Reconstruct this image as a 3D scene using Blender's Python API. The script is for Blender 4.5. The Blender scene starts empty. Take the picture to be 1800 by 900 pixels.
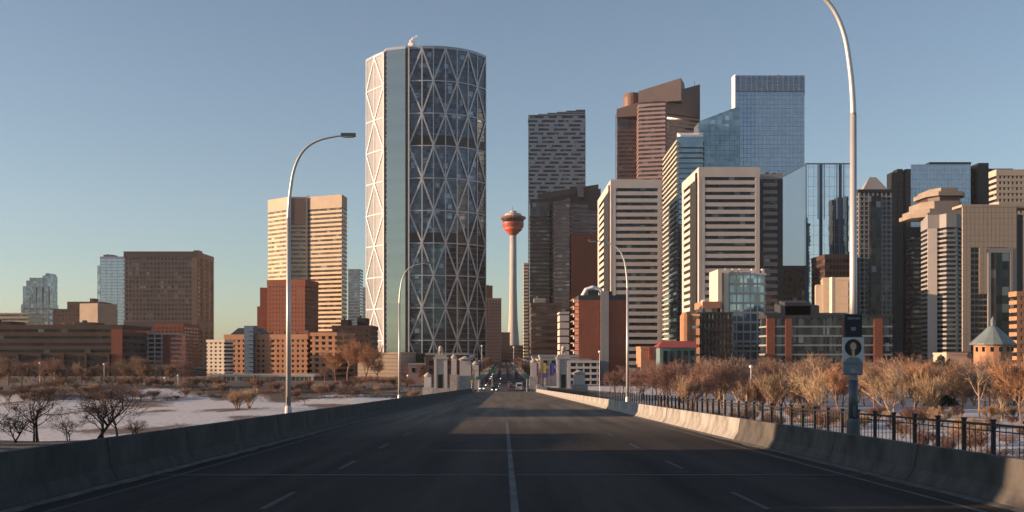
import bpy, bmesh, math, random
from mathutils import Vector, Matrix
random.seed(7)
sc = bpy.context.scene
COL = sc.collection
R = math.radians

# ------------------------------------------------------------------ camera
CZ = 12.5            # camera height above downtown ground
F = 1900.0           # focal length in photo pixels (1800 wide)
VX, HY = 885.0, 620.0
cam_d = bpy.data.cameras.new('camera'); cam = bpy.data.objects.new('camera', cam_d); COL.objects.link(cam)
cam.location = (0, 0, CZ); cam.rotation_euler = (R(90), 0, 0)
cam_d.sensor_width = 36; cam_d.lens = 36*F/1800
cam_d.shift_x = (900-VX)/1800; cam_d.shift_y = (HY-450)/1800
cam_d.clip_start = .1; cam_d.clip_end = 30000
sc.camera = cam

# ------------------------------------------------------------------ light
SUN_EL, SUN_AZ = 9.0, 265.0      # azimuth clockwise from +Y; 270 = from the left, less = slightly behind us
w = bpy.data.worlds.new('World'); sc.world = w; w.use_nodes = True
nt = w.node_tree; nt.nodes.clear()
sky = nt.nodes.new('ShaderNodeTexSky'); sky.sky_type = 'NISHITA'; sky.sun_disc = False
sky.sun_elevation = R(SUN_EL); sky.sun_rotation = R(SUN_AZ)
sky.altitude = 1000; sky.air_density = 1.0; sky.dust_density = 1.2; sky.ozone_density = 2.0
bg = nt.nodes.new('ShaderNodeBackground'); bg.inputs[1].default_value = 0.09
wo = nt.nodes.new('ShaderNodeOutputWorld')
hs = nt.nodes.new('ShaderNodeHueSaturation'); hs.inputs['Saturation'].default_value = .82
nt.links.new(sky.outputs[0], hs.inputs['Color']); tn = nt.nodes.new('ShaderNodeMix'); tn.data_type = 'RGBA'; tn.blend_type = 'MULTIPLY'; tn.inputs[0].default_value = 1; tn.inputs[7].default_value = (1.0,.998,1.0,1)
nt.links.new(hs.outputs[0], tn.inputs[6]); nt.links.new(tn.outputs[2], bg.inputs[0]); nt.links.new(bg.outputs[0], wo.inputs[0])
sd = bpy.data.lights.new('sun', 'SUN'); sd.energy = 5.0; sd.angle = R(.5); sd.color = (1, .66, .42)
sun = bpy.data.objects.new('sun', sd); COL.objects.link(sun)
a, e = R(SUN_AZ), R(SUN_EL)
tosun = Vector((math.sin(a)*math.cos(e), math.cos(a)*math.cos(e), math.sin(e)))
sun.rotation_euler = tosun.to_track_quat('Z', 'Y').to_euler(); sun.location = (-200, -50, 200)
sc.view_settings.view_transform = 'Standard'; sc.view_settings.look = 'None'
sc.cycles.caustics_reflective = False; sc.cycles.caustics_refractive = False
sc.view_settings.gamma = 1; sc.view_settings.exposure = 0.92; sc.view_settings.use_curve_mapping = False

# ------------------------------------------------------------------ materials
def mat(name, rgb, rough=.8, var=.15, scale=.3, metal=0, bump=0, stretch=(1,1,1), rgb2=None, spec=.5):
    m = bpy.data.materials.new(name); m.use_nodes = True; n = m.node_tree; b = n.nodes['Principled BSDF']
    b.inputs['Roughness'].default_value = rough; b.inputs['Metallic'].default_value = metal
    b.inputs['Specular IOR Level'].default_value = spec
    tc = n.nodes.new('ShaderNodeTexCoord'); mp = n.nodes.new('ShaderNodeMapping')
    mp.inputs['Scale'].default_value = stretch
    n.links.new(tc.outputs['Object'], mp.inputs['Vector'])
    nz = n.nodes.new('ShaderNodeTexNoise'); nz.inputs['Scale'].default_value = scale; nz.inputs['Detail'].default_value = 6
    nz.inputs['Roughness'].default_value = .65
    n.links.new(mp.outputs[0], nz.inputs['Vector'])
    cr = n.nodes.new('ShaderNodeValToRGB'); cr.color_ramp.elements[0].position = .3; cr.color_ramp.elements[1].position = .7
    lo = [c*(1-var) for c in rgb]; hi = [min(1, c*(1+var)) for c in (rgb2 or rgb)]
    cr.color_ramp.elements[0].color = (*lo, 1); cr.color_ramp.elements[1].color = (*hi, 1)
    n.links.new(nz.outputs['Fac'], cr.inputs[0]); n.links.new(cr.outputs[0], b.inputs['Base Color'])
    if bump:
        bp = n.nodes.new('ShaderNodeBump'); bp.inputs['Strength'].default_value = bump; bp.inputs['Distance'].default_value = .05
        nz2 = n.nodes.new('ShaderNodeTexNoise'); nz2.inputs['Scale'].default_value = scale*12; nz2.inputs['Detail'].default_value = 4
        n.links.new(mp.outputs[0], nz2.inputs['Vector'])
        n.links.new(nz2.outputs['Fac'], bp.inputs['Height']); n.links.new(bp.outputs[0], b.inputs['Normal'])
    return m

def glass(name, rgb, rough=.06, metal=.75, cell=(3, 3, 3.8), var=.35, wob=.012):
    """reflecting facade glass; each pane reads a little different (blinds, tilt)"""
    m = bpy.data.materials.new(name); m.use_nodes = True; n = m.node_tree; b = n.nodes['Principled BSDF']
    b.inputs['Roughness'].default_value = rough; b.inputs['Metallic'].default_value = metal
    tc = n.nodes.new('ShaderNodeTexCoord')
    dv = n.nodes.new('ShaderNodeVectorMath'); dv.operation = 'DIVIDE'; dv.inputs[1].default_value = cell
    fl = n.nodes.new('ShaderNodeVectorMath'); fl.operation = 'FLOOR'
    wn = n.nodes.new('ShaderNodeTexWhiteNoise'); wn.noise_dimensions = '3D'
    n.links.new(tc.outputs['Object'], dv.inputs[0]); n.links.new(dv.outputs[0], fl.inputs[0]); n.links.new(fl.outputs[0], wn.inputs['Vector'])
    cr = n.nodes.new('ShaderNodeValToRGB')
    cr.color_ramp.elements[0].color = (*[c*(1-var) for c in rgb], 1); cr.color_ramp.elements[1].color = (*[min(1, c*(1+var)) for c in rgb], 1)
    n.links.new(wn.outputs['Value'], cr.inputs[0]); n.links.new(cr.outputs[0], b.inputs['Base Color'])
    if var > .3:            # some panes with pale blinds behind them
        e2 = cr.color_ramp.elements.new(.90); e2.color = (*[min(1, c*(1+var)) for c in rgb], 1)
        e3 = cr.color_ramp.elements.new(.92); e3.color = (*[min(1, c*1.5+.07) for c in rgb], 1)
        cr.color_ramp.elements[-1].color = (*[min(1, c*1.5+.16) for c in rgb], 1)
    # tilt of each pane
    ge = n.nodes.new('ShaderNodeNewGeometry')
    sb = n.nodes.new('ShaderNodeVectorMath'); sb.operation = 'SUBTRACT'; sb.inputs[1].default_value = (.5, .5, .5)
    sl = n.nodes.new('ShaderNodeVectorMath'); sl.operation = 'SCALE'; sl.inputs['Scale'].default_value = wob*2
    ad = n.nodes.new('ShaderNodeVectorMath'); ad.operation = 'ADD'
    nm = n.nodes.new('ShaderNodeVectorMath'); nm.operation = 'NORMALIZE'
    n.links.new(wn.outputs['Color'], sb.inputs[0]); n.links.new(sb.outputs[0], sl.inputs[0]); n.links.new(sl.outputs[0], ad.inputs[0])
    n.links.new(ge.outputs['Normal'], ad.inputs[1]); n.links.new(ad.outputs[0], nm.inputs[0]); n.links.new(nm.outputs[0], b.inputs['Normal'])
    return m

M = {}
def C(k, *a, **kw): M[k] = mat(k, *a, **kw)
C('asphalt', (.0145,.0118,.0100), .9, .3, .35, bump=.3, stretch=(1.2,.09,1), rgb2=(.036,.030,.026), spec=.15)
C('street_asphalt', (.07,.065,.062), .9, .3, .2)
C('concrete', (.36,.33,.30), .85, .22, .8, bump=.2)
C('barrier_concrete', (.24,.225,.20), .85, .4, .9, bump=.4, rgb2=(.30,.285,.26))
C('barrier_shaded', (.055,.05,.044), .9, .45, .9, bump=.4, rgb2=(.08,.073,.065))  # near right segments: concrete darkened to paint in the shade
C('barrier_dark', (.030,.029,.028), .9, .4, .9, bump=.4, rgb2=(.042,.041,.04))  # left barrier: dirty concrete, darkened further for its shade
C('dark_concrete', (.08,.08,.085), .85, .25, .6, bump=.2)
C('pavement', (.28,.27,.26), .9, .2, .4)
C('paint_white', (.30,.30,.29), .7, .45, 3)
C('line_paint', (.085,.082,.078), .8, .6, .9)
C('road_paint', (.034,.033,.032), .75, .45, 1.2)
C('paint_yellow', (.085,.07,.05), .7, .45, 1.2)
C('steel', (.55,.53,.51), .4, .08, .5, metal=.35)
C('steel_dark', (.10,.11,.12), .5, .1, .5, metal=.3)
C('black_metal', (.02,.02,.022), .5, .1, 1)
C('white_steel', (.70,.70,.72), .5, .06, .1)
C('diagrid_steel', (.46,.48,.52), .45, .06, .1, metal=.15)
C('woven_steel', (.16,.215,.29), .5, .08, .1, metal=.2)
C('blue_steel', (.27,.31,.37), .4, .06, .1, metal=.3)
C('federal_grid', (.135,.085,.075), .6, .12, .1)
C('sun_glare_panel', (.225,.235,.25), .35, .12, .08, metal=.1)  # pale grey standing in for sun glare on the glass
C('brown_granite', (.16,.10,.085), .6, .12, .1)
C('crown_granite', (.115,.088,.09), .6, .12, .1)
C('pink_granite', (.29,.205,.205), .6, .10, .1)
C('red_granite', (.15,.075,.06), .6, .12, .1)
C('dark_bronze', (.075,.045,.04), .5, .1, .1)
C('brick_red', (.26,.085,.05), .9, .15, .3)
C('brick_orange', (.40,.20,.115), .9, .15, .3)
C('brick_brown', (.09,.05,.04), .9, .2, .3)
C('brick_dark', (.038,.028,.026), .9, .2, .3)
C('crown_stone', (.27,.225,.185), .85, .15, .15)
C('glow_stone', (.62,.47,.32), .75, .1, .15)  # pale stone tinted golden, the warm reflected glow painted in
C('beige', (.50,.40,.31), .85, .1, .15)
C('cream', (.62,.53,.43), .85, .1, .15)
C('white_precast', (.52,.47,.44), .85, .08, .1)
C('grey_precast', (.27,.26,.26), .85, .08, .1)
C('sandstone', (.40,.315,.245), .85, .14, .12)
C('tile_line', (.26,.20,.16), .85, .1, .2)
C('dark_slate', (.035,.038,.045), .6, .15, .3)
C('green_copper', (.15,.19,.20), .55, .2, .3)
C('roof_snow', (.55,.56,.6), .8, .1, .3)
C('blue_panel', (.06,.10,.17), .4, .1, .3)
C('charcoal', (.014,.014,.016), .5, .15, .2)
C('tower_red', (.50,.085,.03), .5, .1, .2)
C('tower_concrete', (.42,.39,.36), .85, .12, .1)
C('bark', (.22,.135,.085), .95, .3, 1)
C('bark_dark', (.07,.05,.04), .95, .3, 1)
C('bark_pale', (.36,.25,.16), .95, .25, 1)
C('twig_orange', (.30,.20,.13), .95, .35, .4)
C('twig_brown', (.19,.125,.09), .95, .35, .4)
C('twig_red', (.20,.11,.088), .95, .35, .4)
C('twig_dark', (.075,.05,.038), .95, .3, .4)
C('twig_yellow', (.40,.28,.17), .95, .3, .4)
C('needles', (.03,.045,.028), .95, .4, .5)
C('sign_green', (.02,.12,.07), .5, .1, 1)
C('sign_purple', (.10,.08,.30), .5, .2, 1)
C('sign_red', (.33,.055,.04), .5, .2, 1)
C('sign_teal', (.16,.24,.25), .5, .2, 1)
C('sign_yellow', (.60,.38,.08), .5, .2, 1)
C('snow_dirty', (.55,.54,.56), .8, .2, .3)
C('skin_print', (.65,.42,.27), .7, .15, 8)
C('cloth_print', (.62,.60,.56), .7, .1, 8)
C('dark_print', (.035,.025,.02), .7, .2, 8)
C('grey_print', (.22,.24,.26), .7, .2, 8)
C('rubber', (.015,.015,.015), .8, .1, 2)
for k, c in dict(car_white=(.6,.6,.6), car_black=(.02,.02,.02), car_grey=(.18,.18,.19), car_red=(.35,.03,.02), car_blue=(.04,.08,.2), car_silver=(.42,.43,.45)).items():
    M[k] = mat(k, c, .25, .03, 1, metal=.2)
G = {}
def GL(k, *a, **kw): G[k] = glass(k, *a, **kw)
GL('bow_glass', (.060,.078,.100), .1, .8, (3.2,30,3.9), .45)
GL('strip_glass', (.22,.275,.275), .12, .8, (30,30,3.9), .06, .003)
GL('blue_glass', (.36,.43,.51), .1, .85, (3,30,3.8), .07, .006)
GL('crown_glass', (.22,.27,.33), .15, .7, (3,30,3.8), .15)
GL('teal_glass', (.22,.31,.35), .07, .8, (3,30,3.8), .18)
GL('painted_sky_glass', (.84,.89,.93), .15, .55, (5,60,60), .05, .001)  # paler copy of the front glass, sky reflection put into its colour
GL('sky_glass', (.88,.92,.95), .03, .95, (4,40,3.8), .05, .004)
GL('dark_glass', (.022,.026,.032), .12, .5, (3,3,3.8), .6)
GL('grey_glass', (.07,.085,.10), .1, .6, (2.5,2.5,3.3), .6)
GL('warm_glass', (.12,.085,.07), .12, .6, (3,3,3.8), .5)
GL('bronze_glass', (.085,.06,.055), .12, .55, (3,3,3.8), .5)
GL('pale_glass', (.35,.42,.45), .1, .7, (3,3,3.5), .35)
GL('far_glass', (.20,.26,.31), .15, .6, (4,4,4), .4)
GL('car_glass', (.03,.035,.04), .05, .5, (9,9,9), .1)
M.update(G)
def emis(name, rgb, s):
    m = bpy.data.materials.new(name); m.use_nodes = True; b = m.node_tree.nodes['Principled BSDF']
    b.inputs['Base Color'].default_value = (*rgb, 1); b.inputs['Emission Color'].default_value = (*rgb, 1); b.inputs['Emission Strength'].default_value = s
    return m
M['headlight'] = emis('headlight', (1,.93,.8), 1.2)
M['lamp_glass'] = mat('lamp_glass', (.75,.75,.72), .3, .05)

# ------------------------------------------------------------------ helpers
def X(px, Y): return (px-VX)*Y/F
def Z(py, Y): return CZ+(HY-py)*Y/F

class MB:
    def __init__(s): s.v = []; s.f = []
    def add(s, vs, fs):
        o = len(s.v); s.v += [tuple(v) for v in vs]; s.f += [tuple(i+o for i in f) for f in fs]; return s
    def box(s, x0, x1, y0, y1, z0, z1):
        return s.add([(x0,y0,z0),(x1,y0,z0),(x1,y1,z0),(x0,y1,z0),(x0,y0,z1),(x1,y0,z1),(x1,y1,z1),(x0,y1,z1)],
                     [(0,3,2,1),(4,5,6,7),(0,1,5,4),(1,2,6,5),(2,3,7,6),(3,0,4,7)])
    def prism(s, pts, z0, z1):       # pts CCW; z1 may be a list
        n = len(pts); zt = z1 if isinstance(z1, (list, tuple)) else [z1]*n
        return s.add([(p[0],p[1],z0) for p in pts]+[(p[0],p[1],z) for p, z in zip(pts, zt)],
                     [tuple(range(n-1,-1,-1)), tuple(range(n,2*n))]+[(i,(i+1)%n,(i+1)%n+n,i+n) for i in range(n)])
    def ring(s, inner, outer, z0, z1):
        n = len(inner); o = [(p[0],p[1]) for p in outer]; i_ = [(p[0],p[1]) for p in inner]
        vs = [(x,y,z0) for x,y in o]+[(x,y,z1) for x,y in o]+[(x,y,z0) for x,y in i_]+[(x,y,z1) for x,y in i_]
        fs = []
        for i in range(n):
            j = (i+1)%n
            fs += [(i,j,j+n,i+n), (i+n,j+n,j+3*n,i+3*n), (j,i,i+2*n,j+2*n)]
        return s.add(vs, fs)
    def bar(s, p, q, w, d=None, up=None, taper=1.0):      # rectangular bar p->q
        p, q = Vector(p), Vector(q); t = (q-p).normalized(); d = d or w
        u = Vector(up) if up else (Vector((0,0,1)) if abs(t.z) < .9 else Vector((0,1,0)))
        a = t.cross(u).normalized(); b = a.cross(t).normalized()
        vs = []
        for c, k in ((p,1),(q,taper)):
            for sx, sy in ((-1,-1),(1,-1),(1,1),(-1,1)): vs.append(c+a*(sx*w*k/2)+b*(sy*d*k/2))
        return s.add(vs, [(0,1,2,3),(7,6,5,4),(0,4,5,1),(1,5,6,2),(2,6,7,3),(3,7,4,0)])
    def tube(s, path, rad, n=8, cap=True):
        path = [Vector(p) for p in path]; rad = rad if isinstance(rad, (list,tuple)) else [rad]*len(path)
        o = len(s.v); up = None
        for i, p in enumerate(path):
            t = (path[min(i+1,len(path)-1)]-path[max(i-1,0)]).normalized()
            if up is None: up = Vector((1,0,0)) if abs(t.x) < .9 else Vector((0,1,0))
            a_ = t.cross(up).normalized(); b_ = a_.cross(t).normalized(); up = b_
            for k in range(n):
                g = 2*math.pi*k/n; s.v.append(tuple(p+a_*(math.cos(g)*rad[i])+b_*(math.sin(g)*rad[i])))
        for i in range(len(path)-1):
            for k in range(n):
                k2 = (k+1)%n; s.f.append((o+i*n+k, o+i*n+k2, o+(i+1)*n+k2, o+(i+1)*n+k))
        if cap:
            s.f.append(tuple(o+k for k in range(n-1,-1,-1))); s.f.append(tuple(o+(len(path)-1)*n+k for k in range(n)))
        return s
    def lathe(s, cx, cy, prof, n=24):     # prof [(r,z)]
        o = len(s.v)
        for r, z in prof:
            for k in range(n):
                g = 2*math.pi*k/n; s.v.append((cx+r*math.cos(g), cy+r*math.sin(g), z))
        for i in range(len(prof)-1):
            for k in range(n):
                k2 = (k+1)%n; s.f.append((o+i*n+k, o+i*n+k2, o+(i+1)*n+k2, o+(i+1)*n+k))
        s.f.append(tuple(o+(len(prof)-1)*n+k for k in range(n)))
        s.f.append(tuple(o+k for k in range(n-1,-1,-1)))
        return s
    def mesh(s, name, m, org=(0,0,0), smooth=False):
        me = bpy.data.meshes.new(name)
        ox, oy, oz = org
        me.from_pydata([(a-ox,b-oy,c-oz) for a,b,c in s.v], [], s.f); me.materials.append(m)
        if smooth: me.polygons.foreach_set('use_smooth', [True]*len(me.polygons))
        me.update(); return me

def link(name, me, parent=None, loc=(0,0,0), rot=0):
    o = bpy.data.objects.new(name, me); COL.objects.link(o); o.parent = parent; o.location = loc; o.rotation_euler = (0,0,rot); return o
def thing(name, label, cat, loc=(0,0,0), group=None, rot=0):
    o = bpy.data.objects.new(name, None); COL.objects.link(o); o.location = loc; o.rotation_euler = (0,0,rot)
    o.empty_display_size = .5
    o['label'] = label; o['category'] = cat
    if group: o['group'] = group
    return o
def part(name, mb, m, parent, smooth=False, stuff=False, label=None):
    """mb in world coordinates (parent unrotated)"""
    org = tuple(parent.location) if parent else (0,0,0)
    if parent and parent.parent: org = tuple(Vector(org)+parent.parent.location)
    o = link(name, mb.mesh(name, m, org, smooth), parent)
    if stuff: o['kind'] = 'stuff'
    if label: o['label'] = label
    return o
def struct(name, mb, m, smooth=False, parent=None):
    o = link(name, mb.mesh(name, m, (0,0,0), smooth), parent)
    if not parent: o['kind'] = 'structure'
    return o
def copy_tree(o, parent=None):
    c = o.copy(); COL.objects.link(c); c.parent = parent
    for ch in list(o.children): copy_tree(ch, c)
    return c
def offset(pts, d):
    n = len(pts); out = []
    for i in range(n):
        p0, p1, p2 = Vector(pts[i-1][:2]), Vector(pts[i][:2]), Vector(pts[(i+1)%n][:2])
        a_ = (p1-p0).normalized(); b_ = (p2-p1).normalized()
        na, nb = Vector((a_.y,-a_.x)), Vector((b_.y,-b_.x))
        m = (na+nb); k = m.dot(na)
        m = m/(k if k > .25 else .25)
        out.append((p1.x+m.x*d, p1.y+m.y*d))
    return out
def rect(pa, pb, Y, D, ang=0, right=False):
    """front face spans photo columns pa..pb at distance Y (front-left corner, or front-right if right)"""
    x0, x1 = X(pa, Y), X(pb, Y); W = x1-x0
    if ang == 0: return [(x0,Y),(x1,Y),(x1,Y+D),(x0,Y+D)]
    c, s_ = math.cos(R(ang)), math.sin(R(ang))
    q = [(0,0),(W,0),(W,D),(0,D)]
    if right: q = [(a-W,b) for a,b in q]; o = (x1,Y)
    else: o = (x0,Y)
    return [(o[0]+a*c-b*s_, o[1]+a*s_+b*c) for a,b in q]

def tower(name, label, cat, pts, z1, nfl, wall, gl, fr=.4, d=.35, piers=None, pm=None, panels=(), cap=1.5, capm=None, z0=-.5,
          units=(), group=None, zv=0, pw=.6, pp=.2, rings=True, core='glass_wall', joined=False):
    """glass core, one spandrel per floor, piers per facade {edge: count}, solid panels [(edge,t0,t1,mat)]"""
    n = len(pts); cx = sum(p[0] for p in pts)/n; cy = sum(p[1] for p in pts)/n
    b = thing(name, label, cat, (cx,cy,0), group)
    part(core, MB().prism(pts, z0, z1-.05), M[gl], b)
    H = z1-cap-zv; fh = H/nfl; h = fh*fr
    if rings and nfl and fr > 0:
        inn, out = offset(pts, -.4), offset(pts, d)
        if joined:
            mb = MB()
            for i in range(nfl): mb.ring(inn, out, zv+i*fh, zv+i*fh+h)
            part('spandrels', mb, M[wall], b, stuff=True)
        else:
            me = MB().ring(inn, out, 0, h).mesh('spandrel', M[wall], (cx,cy,0))
            for i in range(nfl): link('spandrel', me, b, (0,0,zv+i*fh))
    if piers:
        for e_, spec in piers.items():
            cnt, wd = spec if isinstance(spec, tuple) else (spec, pw)
            p, q = Vector(pts[e_]), Vector(pts[(e_+1)%n]); L = (q-p).length; ang = math.atan2(q.y-p.y, q.x-p.x)
            me = MB().box(-wd/2, wd/2, -(d-pp if d-pp > .05 else .1)-0, .3, zv, z1-cap-.02).mesh('pier', M[pm or wall])
            for i in range(cnt):
                c = p+(q-p)*((i+.5)/cnt if cnt < 3 else i/(cnt-1)*(1-1.2*wd/L)+.6*wd/L)
                link('pier', me, b, (c.x-cx, c.y-cy, 0), ang)
    for k, (e_, t0, t1, pmat) in enumerate(panels):
        p, q = Vector(pts[e_]), Vector(pts[(e_+1)%n]); L = (q-p).length; ang = math.atan2(q.y-p.y, q.x-p.x)
        ex = d+.08+.013*k
        a_ = t0*L-(ex if t0 == 0 else 0); c_ = t1*L+(ex if t1 == 1 else 0)
        me = MB().box(a_, c_, -ex, .4, z0, z1-.04-.03*k).mesh('wall_panel', M[pmat])
        link('wall_panel', me, b, (p.x-cx, p.y-cy, 0), ang)
    if cap > 0:
        part('parapet', MB().prism(offset(pts, d+.12+.015*len(panels)), z1-cap, z1), M[capm or wall], b)
    for (u0,u1,v0,v1,hh,um) in units:          # fractions of bbox
        xs = [p[0] for p in pts]; ys = [p[1] for p in pts]; x0, x1_, y0, y1_ = min(xs), max(xs), min(ys), max(ys)
        ua, ub, va, vb = x0+u0*(x1_-x0), x0+u1*(x1_-x0), y0+v0*(y1_-y0), y0+v1*(y1_-y0)
        part('roof_unit', MB().box(ua, ub, va, vb, z1-.1, z1+hh).box(ua+.2*(ub-ua), ua+.35*(ub-ua), va+.3*(vb-va), va+.5*(vb-va), z1+hh-.01, z1+hh+1.2), M[um], b)
    return b
def clutter(b, pts, z, n, seed, hmax=3, m='grey_precast'):
    rnd = random.Random(seed); xs = [p[0] for p in pts]; ys = [p[1] for p in pts]
    for i in range(n):
        x = rnd.uniform(min(xs)+2, max(xs)-4); y = rnd.uniform(min(ys)+2, min(ys)+10); h = rnd.uniform(.8, hmax); w_ = rnd.uniform(1.2, 4)
        part('roof_unit', MB().box(x, x+w_, y, y+w_*.8, z-.05, z+h).box(x+w_*.3, x+w_*.5, y+.3, y+.9, z+h-.01, z+h+.5), M[m], b)
    for i in range(max(1, n//3)):
        x = rnd.uniform(min(xs)+2, max(xs)-2); y = min(ys)+rnd.uniform(2, 8)
        part('antenna', MB().tube([(x,y,z-.1),(x,y,z+hmax*1.8)], [.14,.07], 5), M['steel_dark'], b)

def sun_and_salt(m):  # paints sunlight and sheen onto the road ahead, plus streaks of salt wear
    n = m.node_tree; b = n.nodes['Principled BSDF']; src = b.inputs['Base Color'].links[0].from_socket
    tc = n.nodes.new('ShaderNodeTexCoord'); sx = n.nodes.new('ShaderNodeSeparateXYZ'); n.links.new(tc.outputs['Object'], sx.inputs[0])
    mr = n.nodes.new('ShaderNodeMapRange'); mr.inputs[1].default_value = 40; mr.inputs[2].default_value = 68; mr.inputs[3].default_value = 0; mr.inputs[4].default_value = .9  # paler with distance: sunlit tone put into the asphalt colour
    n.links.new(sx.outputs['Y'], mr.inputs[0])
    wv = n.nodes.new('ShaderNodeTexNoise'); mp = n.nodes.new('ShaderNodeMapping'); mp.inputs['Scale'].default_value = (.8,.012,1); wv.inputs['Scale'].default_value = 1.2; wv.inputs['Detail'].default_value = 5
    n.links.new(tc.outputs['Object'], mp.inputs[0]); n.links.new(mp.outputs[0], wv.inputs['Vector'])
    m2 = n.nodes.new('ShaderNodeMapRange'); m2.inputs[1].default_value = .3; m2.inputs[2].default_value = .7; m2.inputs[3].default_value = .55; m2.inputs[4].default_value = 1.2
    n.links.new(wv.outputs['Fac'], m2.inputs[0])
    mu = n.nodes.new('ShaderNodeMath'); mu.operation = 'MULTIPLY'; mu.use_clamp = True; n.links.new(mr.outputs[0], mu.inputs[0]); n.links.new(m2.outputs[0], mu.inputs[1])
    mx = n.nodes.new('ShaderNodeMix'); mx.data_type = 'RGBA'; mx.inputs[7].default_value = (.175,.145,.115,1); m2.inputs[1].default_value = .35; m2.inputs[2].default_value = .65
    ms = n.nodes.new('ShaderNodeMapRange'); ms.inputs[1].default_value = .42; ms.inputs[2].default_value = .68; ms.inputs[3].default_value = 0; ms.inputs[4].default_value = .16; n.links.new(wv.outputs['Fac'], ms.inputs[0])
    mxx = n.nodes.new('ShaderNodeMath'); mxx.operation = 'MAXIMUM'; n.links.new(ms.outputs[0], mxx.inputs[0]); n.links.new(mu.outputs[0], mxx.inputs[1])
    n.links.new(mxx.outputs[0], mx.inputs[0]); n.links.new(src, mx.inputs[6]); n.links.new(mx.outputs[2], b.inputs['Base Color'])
#@@SETTING
# ------------------------------------------------------------------ terrain
def sm(a_, b_, x):
    t = max(0, min(1, (x-a_)/(b_-a_))); return t*t*(3-2*t)
def road_z(Y):
    if Y < 300: return 10.3-.029*Y
    if Y < 380:                                   # ease out to the street
        t = (Y-300)/80; return 1.6-.029*80*(t-t*t/2)*1.0+.0*t
    return 1.6-.029*40
RZ_END = road_z(380)
from mathutils import noise as mn
def ground_z(x, y):
    s = RZ_END-.06
    left = 1 if x < 0 else 0
    river = -3.5
    if x < 0: near = 6.5-6.5*sm(-20,150,y)-3.5*sm(150,196,y)
    else:     near = 7.0-8.6*sm(-10,110,y)-.0*y
    z = near if x < 0 else near
    if x >= 0 and y > 110: z = -1.6 - 1.2*sm(250,330,y)*sm(60,120,x)
    far = sm(388,424,y) if x >= 0 else sm(352,390,y)
    z = z*(1-far)+s*far
    z += (mn.noise(Vector((x*.05,y*.05,0)))*.5+mn.noise(Vector((x*.2,y*.2,3)))*.12)*(1-far)*(1 if not(x<0 and 196<y<352) else .25)
    # approach embankment
    k = (1-sm(14,30,abs(x)))*sm(290,306,y)*(1-sm(360,380,y))
    rz = road_z(max(y,300))-.06
    z = z*(1-k)+rz*k
    if y > 380 or far >= 1: z = s if abs(x) < 4000 else s
    if y > 1900: z = s+ (y-1900)*.0
    return z
xs = [-9000,-4000,-2000,-1200,-800,-600]+[-500+10*i for i in range(40)]+[-100+4*i for i in range(19)]+[-26+2*i for i in range(27)]+[30+4*i for i in range(18)]+[104+10*i for i in range(40)]+[600,800,1200,2000,4000,9000]
ys = [-3000,-800,-300,-150]+[-100+8*i for i in range(53)]+[320+4*i for i in range(15)]+[380+4*i for i in range(13)]+[440,480,600,900,1500,3000,6000,14000]
mb = MB(); nx = len(xs)
for y in ys:
    for x in xs: mb.v.append((x,y,ground_z(x,y)))
for j in range(len(ys)-1):
    for i in range(nx-1): mb.f.append((j*nx+i, j*nx+i+1, (j+1)*nx+i+1, (j+1)*nx+i))
# ground material: snow on the river and the park, brown scrub on banks, street-grey in the city
gm = bpy.data.materials.new('snowy_ground'); gm.use_nodes = True; n = gm.node_tree; b = n.nodes['Principled BSDF']; b.inputs['Roughness'].default_value = .9
tc = n.nodes.new('ShaderNodeTexCoord'); sx = n.nodes.new('ShaderNodeSeparateXYZ'); n.links.new(tc.outputs['Object'], sx.inputs[0])
def mapr(src, a_, b_, c0=0, c1=1):
    m = n.nodes.new('ShaderNodeMapRange'); m.inputs[1].default_value = a_; m.inputs[2].default_value = b_; m.inputs[3].default_value = c0; m.inputs[4].default_value = c1
    n.links.new(src, m.inputs[0]); return m.outputs[0]
def math_(op, a_, b_):
    m = n.nodes.new('ShaderNodeMath'); m.operation = op
    for i, v in enumerate((a_, b_)):
        if isinstance(v, (int,float)): m.inputs[i].default_value = v
        else: n.links.new(v, m.inputs[i])
    return m.outputs[0]
nz = n.nodes.new('ShaderNodeTexNoise'); nz.inputs['Scale'].default_value = .05; nz.inputs['Detail'].default_value = 8
mpp = n.nodes.new('ShaderNodeMapping'); mpp.inputs['Scale'].default_value = (1,.5,1); n.links.new(tc.outputs['Object'], mpp.inputs[0]); n.links.new(mpp.outputs[0], nz.inputs['Vector'])
nf = n.nodes.new('ShaderNodeTexNoise'); nf.inputs['Scale'].default_value = .8; nf.inputs['Detail'].default_value = 6; n.links.new(tc.outputs['Object'], nf.inputs['Vector'])
near = mapr(sx.outputs['Y'], 165, 195, 0, 1)            # 0 on our bank
rightside = mapr(sx.outputs['X'], 0, 20, 0, 1)
far = mapr(math_('SUBTRACT', sx.outputs['Y'], math_('MULTIPLY', rightside, 35)), 350, 410, 1, 0)
near = math_('MAXIMUM', near, math_('MULTIPLY', rightside, mapr(sx.outputs['Y'], 90, 130, 0, 1)))
cover = math_('MULTIPLY', near, far)
thr = math_('SUBTRACT', math_('ADD', nz.outputs['Fac'], math_('MULTIPLY', nf.outputs['Fac'], .25)), mapr(cover, 0, 1, .95, .53))
thr = math_('SUBTRACT', thr, math_('MULTIPLY', rightside, -.05))
snow_f = mapr(thr, -.03, .05, 0, 1)
dc = n.nodes.new('ShaderNodeValToRGB'); dc.color_ramp.elements[0].color = (.06,.045,.035,1); dc.color_ramp.elements[1].color = (.17,.12,.085,1); n.links.new(nf.outputs['Fac'], dc.inputs[0])
sn = n.nodes.new('ShaderNodeValToRGB'); sn.color_ramp.elements[0].color = (.40,.39,.40,1); sn.color_ramp.elements[1].color = (.66,.65,.66,1); n.links.new(nf.outputs['Fac'], sn.inputs[0])
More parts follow.
